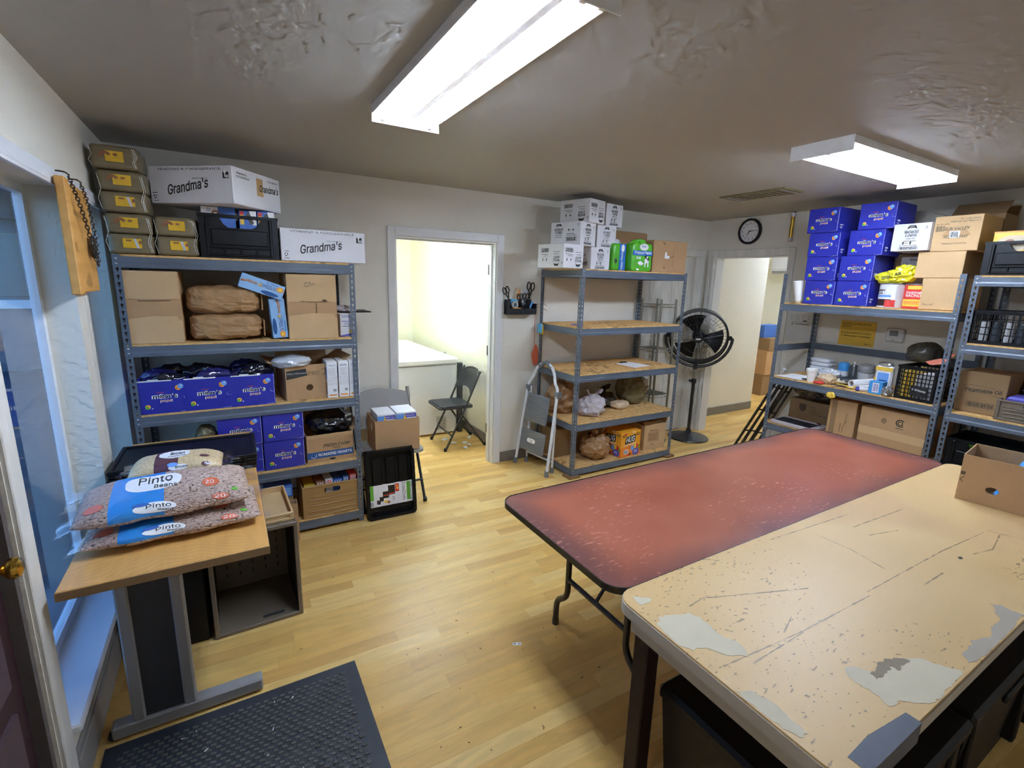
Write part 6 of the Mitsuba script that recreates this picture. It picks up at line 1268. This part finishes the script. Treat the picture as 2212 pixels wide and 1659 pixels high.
k.add('apron', box(-3.815, -3.505, .655, -3.795, -2.91, .746, .003), 'laminate_core'); k.add('apron', box(-3.795, -2.925, .655, -1.42, -2.905, .746, .003), 'laminate_core'); k.add('apron', box(-3.795, -3.505, .655, -1.42, -3.485, .746, .003), 'laminate_core')
for x in (-3.775, -1.455):
    for y in (-2.945, -3.455): k.add('leg', box(x - .028, y - .028, 0, x + .028, y + .028, .746, .004), 'dark_leg')
def chip(pts, mat, z, th=.0008):
    pts = np.array(Polygon(pts).buffer(.004).buffer(-.004).segmentize(.008).exterior.coords)[:-1]
    q = np.c_[pts * 30, np.full(len(pts), z)]; pts = pts + np.c_[meshkit.fbm(q * 2, 3, 1) - .5, meshkit.fbm(q * 2, 3, 2) - .5] * .028
    pts = np.c_[np.clip(pts[:, 0], -3.849, 0), np.maximum(pts[:, 1], -3.531)]
    k.add('bare_patch', prism(Polygon(pts).buffer(0), th, z), mat, label='patch where the laminate has peeled off' )
Zt = .7682
chip([(-3.816, -3.009), (-3.771, -3.016), (-3.72, -3.041), (-3.704, -3.07), (-3.708, -3.101), (-3.715, -3.134), (-3.714, -3.155), (-3.697, -3.179), (-3.704, -3.205), (-3.719, -3.23), (-3.75, -3.21), (-3.775, -3.186), (-3.788, -3.16), (-3.825, -3.144), (-3.845, -3.109), (-3.845, -3.068), (-3.84, -3.032)], 'bare_white', Zt)
chip([(-3.536, -3.37), (-3.514, -3.373), (-3.497, -3.408), (-3.439, -3.405), (-3.368, -3.423), (-3.32, -3.451), (-3.311, -3.483), (-3.294, -3.502), (-3.281, -3.526), (-3.467, -3.529), (-3.496, -3.515), (-3.524, -3.489), (-3.569, -3.479), (-3.566, -3.458), (-3.555, -3.434), (-3.567, -3.403), (-3.554, -3.381)], 'bare_white', Zt)
chip([(-3.49, -3.408), (-3.439, -3.405), (-3.398, -3.409), (-3.365, -3.427), (-3.352, -3.443), (-3.388, -3.441), (-3.428, -3.442), (-3.43, -3.427), (-3.473, -3.43), (-3.505, -3.433), (-3.497, -3.416)], 'bare_brown', Zt + .0008, .0006)
chip([(-3.845, -3.283), (-3.814, -3.299), (-3.805, -3.323), (-3.798, -3.342), (-3.801, -3.366), (-3.807, -3.396), (-3.809, -3.428), (-3.828, -3.424), (-3.843, -3.396), (-3.847, -3.361), (-3.849, -3.316)], 'bare_white', Zt)
chip([(-2.851, -3.456), (-2.833, -3.478), (-2.834, -3.526), (-2.963, -3.530), (-3.063, -3.530), (-3.179, -3.530), (-3.229, -3.519), (-3.202, -3.497), (-3.115, -3.495), (-3.054, -3.507), (-2.976, -3.496), (-2.915, -3.495)], 'laminate_core', Zt)
chip([(-3.814, -2.902), (-3.789, -2.922), (-3.769, -2.941), (-3.783, -2.95), (-3.817, -2.95)], 'bare_white', Zt)
k.add('knot_hole', prism(arc(-2.597, -3.305, .011, 0, 350, 16, .006), .0006, Zt), 'ink')
k.add('grey_tape', cat([prism([(-3.79, -3.497), (-3.70, -3.493), (-3.60, -3.503), (-3.556, -3.507), (-3.556, -3.5365), (-3.79, -3.5365)], .001, Zt), box(-3.79, -3.5375, .715, -3.556, -3.5365, Zt + .001)]), 'tape_grey')
k.place('folding_table', 'scratched tan-topped table with peeling laminate in the right foreground', 'table')
k = open_carton(.42, .27, .215, 'card', hole=(.115, .075, .022, .016)); P = Print(k, face('front', .42, .27, .215)); P.rect('ink_brown', .003, .12, .018, .135, name='printed_mark').line('ink_brown', [(.014, .085), (.004, .098), (.016, .112)], .003, name='printed_mark').done()
k.place('cardboard_box', 'open cardboard box with an oval hand hole on the tan table', 'cardboard box', RW(-3.08, -1.945, .7686, 7.5))
carton_k = Kit(); carton_k.add('body', blob(.12, .11, .028, 5, 3, 50, .008, 14), 'blue_plastic', smooth=65); carton_k.add('white_band', mv(blob(.05, .085, .0285, 4, 3, 51, .006, 14), -.05, -.02, .003), 'white_card', smooth=65)
for i, (z, dg) in enumerate(((.80, 3), (.87, -6), (.945, 8))):
    carton_k.place('food_packet', 'blue and white packet in the open box on the tan table, ' + ('lowest', 'middle', 'topmost')[i], 'packet', RW(-3.30 - .025 * i, -1.795 + .01 * i, z, dg), 'blue packets in the box')
# mat and small things on the floor
k = Kit(); mx0, mx1, my0, my1 = -5.318, -4.440, -2.95, -1.882
k.add('backing', box(mx0, my0, 0, mx1, my1, .006, .002), 'rubber'); k.add('border', prism(Polygon(sbox(mx0, my0, mx1, my1), [sbox(mx0 + .035, my0 + .035, mx1 - .035, my1 - .035).exterior.coords]), .0085, .001), 'rubber_edge')
vs, fs = [], []; nu = 0; r = random.Random(5); px_, py_ = .030, .019
for i in range(int((mx1 - mx0 - .08) / px_)):
    for j in range(int((my1 - my0 - .08) / py_)):
        x = mx0 + .04 + i * px_ + (.5 * px_ if j % 2 else 0); y = my0 + .04 + j * py_
        if x + px_ > mx1 - .036: continue
        w_, h_ = px_ - .006, py_ - .005; zt = .0125 + r.uniform(-.0012, .0012)
        vs += [(x, y, .005), (x + w_, y, .005), (x + w_, y + h_, .005), (x, y + h_, .005), (x + .004, y + .003, zt + .001), (x + w_ - .004, y + .003, zt - .0015), (x + w_ - .004, y + h_ - .003, zt), (x + .004, y + h_ - .003, zt + .0015)]
        fs += [[nu + a for a in f] for f in ((4, 5, 6), (4, 6, 7), (0, 1, 5), (0, 5, 4), (1, 2, 6), (1, 6, 5), (2, 3, 7), (2, 7, 6), (3, 0, 4), (3, 4, 7))]; nu += 8
k.add('tread', tri(vs, fs), 'rubber', kind='stuff')
k.place('floor_mat', 'black ribbed rubber floor mat in front of the desk', 'mat')
r = random.Random(9); sp = []
for i in range(34): 
    x, y, a, L = r.uniform(-5.2, -4.5), r.uniform(-2.6, -1.93), r.uniform(0, 3.1), r.uniform(.004, .016); sp.append(mv(rot(box(-L / 2, -.0012, 0, L / 2, .0012, .0015), math.degrees(a), (0, 0, 1)), x, y, .0095))
part('floor_mat', 'lint', cat(sp), 'white_paper', kind='stuff')
sp = []
for i in range(70):
    x, y, a, L = r.uniform(-4.9, -3.4), r.uniform(-2.6, -.7), r.uniform(0, 180), r.choice((.004, .005, .006, .008, .014)); sp.append(mv(rot(blob(L / 2, .002, .0016, 2.2, 1), a, (0, 0, 1)), x, y, .001))
solo('floor_crumbs', 'tiny dark crumbs scattered over the wooden floor', 'crumbs', cat(sp), 'wood_block', kind='stuff')
k = Kit(); k.add('paper', box(-.021, -.009, .0002, .021, .009, .0008), 'white_paper'); P = Print(k, frame(-.021, -.009, .0008)); P.rect('ink', .006, .006, .014, .013, name='print').rect('ink_soft', .024, .006, .034, .011, name='print').done(); k.place('sticker', 'small white sticker lying on the floor beside the red table', 'sticker', frame(-3.737, -2.136, 0, -24))
# hanging board with chains
k = Kit(); yb0, yb1 = -1.262, -.815
k.add('board', rot(box(-5.346, yb0 + .06, 1.605, -5.322, yb1, 2.045, .004), 0, (1, 0, 0)), 'hung_wood'); k.add('side_strip', box(-5.338, yb0, 1.60, -5.306, yb0 + .062, 2.05, .004), 'hung_wood')
k.place('wooden_board', 'wooden board hanging by two chains on the window post', 'board')
def chain(p0, p1, p2, n_):
    ms = []; pts = [np.array(p0) * (1 - t) ** 2 + 2 * t * (1 - t) * np.array(p1) + t * t * np.array(p2) for t in np.linspace(0, 1, n_)]
    for i, (a, b) in enumerate(zip(pts[:-1], pts[1:])):
        c = (a + b) / 2; dv = b - a; L = np.linalg.norm(dv); dv /= L; sd = np.cross(dv, [1, 0, 0]) if i % 2 == 0 else np.array([1.0, 0, 0]); sd /= np.linalg.norm(sd) + 1e-9
        ms.append(tube([c + dv * math.cos(t) * L * .68 + sd * math.sin(t) * .0065 for t in np.linspace(0, 2 * np.pi, 11)[:-1]], .0021, 5, closed=True))
    return cat(ms)
k = Kit()
for ya, yb in ((-1.18, -.93), (-.985, -.905)):
    k.add('hook', tube([(-5.345, ya, 2.078), (-5.318, ya, 2.076), (-5.305, ya, 2.066), (-5.31, ya, 2.055)], .0032, 8), 'steel_hook', smooth=40)
    k.add('links', chain((-5.308, ya, 2.06), (-5.290, ya + .08, 1.95), (-5.298, yb, 1.72), 26), 'steel_hook', kind='stuff')
k.add('padlock', mv(blob(.012, .022, .05, 2.6, 2), -5.305, -.935, 1.80), 'black_metal', smooth=30)
k.place('chain', 'dark steel chain hanging over the wooden board by the window', 'chain')
# folded frames by the far doorway
tips = [(-.305, -1.235, .965), (-.255, -1.26, .93), (-.20, -1.275, .88)]
for i, (b, t) in enumerate((((-.118, -.73, 0), (-.29, -1.23, .90)), ((-.06, -.76, 0), (-.24, -1.25, .88)), ((-.035, -.83, 0), (-.16, -1.27, .84)))):
    k = Kit(); b, t = np.array(b), np.array(t)
    k.add('rail', tube([b, t], .013, 10), 'black_metal', smooth=40); off = np.array([.05, -.045, 0]); k.add('rail', tube([b + off, t + off * .6], .011, 10), 'black_metal', smooth=40)
    for q in (.25, .55, .85): k.add('rung', tube([b + (t - b) * q, b + off + (t + off * .6 - b - off) * q], .008, 8), 'black_metal')
    k.add('end_cap', tube([t, t + (t - b) / np.linalg.norm(t - b) * (.075 if i == 0 else .03)], .017, 12), 'white_metal' if i == 0 else 'black_plastic_soft', smooth=40)
    k.place('folded_stand', ('black folded stand with a white tip leaning by the far doorway', 'black folded stand, middle of three leaning by the far doorway', 'black folded stand closest to the right wall shelving')[i], 'folded stand', group='folded stands by the far doorway')
# next room
k = Kit(); k.add('housing', box(0, 0, 0, .80, .21, .29, .03), 'appliance'); k.add('louver', box(.03, -.012, .02, .77, .06, .06, .008), 'grey_plastic'); k.add('front_panel', box(.01, -.012, .08, .79, .01, .28, .01), 'appliance'); k.place('air_conditioner', 'white wall air conditioner in the room beyond the far doorway', 'air conditioner', RW(1.07, 2.98, 1.93))
zz = 0.0
for i, (hh, m_, lb) in enumerate(((.34, 'card_dark', 'lowest carton of the pile in the room beyond the far doorway'), (.40, 'card', 'tall carton in the middle of the pile in the next room'), (.19, 'card_dark', 'dark carton near the top of the pile in the next room'), (.20, 'blue_box', 'blue box on top of the pile in the next room'))):
    carton(.30 if i < 3 else .16, .35, hh, m_).place('cardboard_box', lb, 'box', RW(.99 - .02 * i, 2.55, zz)); zz += hh + .0008

# black totes filling the dark, unidentified area under the tan table
k = Kit(); w, d, h = .70, .53, .47
tp = lambda a: np.array([[a, a], [w - a, a], [w - a, d - a], [a, d - a]])
body = trimesh.convex.convex_hull(np.vstack([np.c_[tp(.03), np.zeros(4)], np.c_[tp(.0), np.full(4, h - .05)]])); k.add('tub', body, 'tote_black'); k.add('lid', box(-.012, -.012, h - .05, w + .012, d + .012, h, .012), 'tote_black')
for x in (.04, .61): k.add('rib', box(x, -.006, .03, x + .05, .03, h - .06, .006), 'tote_black')
for s_ in (0, 1): k.add('handle', box(w * .35, -.022 if s_ == 0 else d + .005, h - .07, w * .65, -.008 if s_ == 0 else d + .02, h - .04, .005), 'tote_black')
for i, lb in enumerate(('nearest the red table leg', 'in the middle', 'farthest to the right')):
    k.place('dark_area_tote', 'black tote filling the dark area under the tan table, ' + lb, 'tote', frame(-3.715 + .735 * i, -3.505, .001), 'black totes filling the dark area under the tan table')

k = Kit(); k.add('bin', box(-5.17, -1.42, .001, -4.995, -.92, .44, .01), 'tote_black'); k.add('lid', box(-5.178, -1.428, .44, -4.987, -.912, .465, .006), 'tote_black')
k.place('storage_bin', 'black plastic bin under the desk between its leg and the brown storage crate', 'bin')
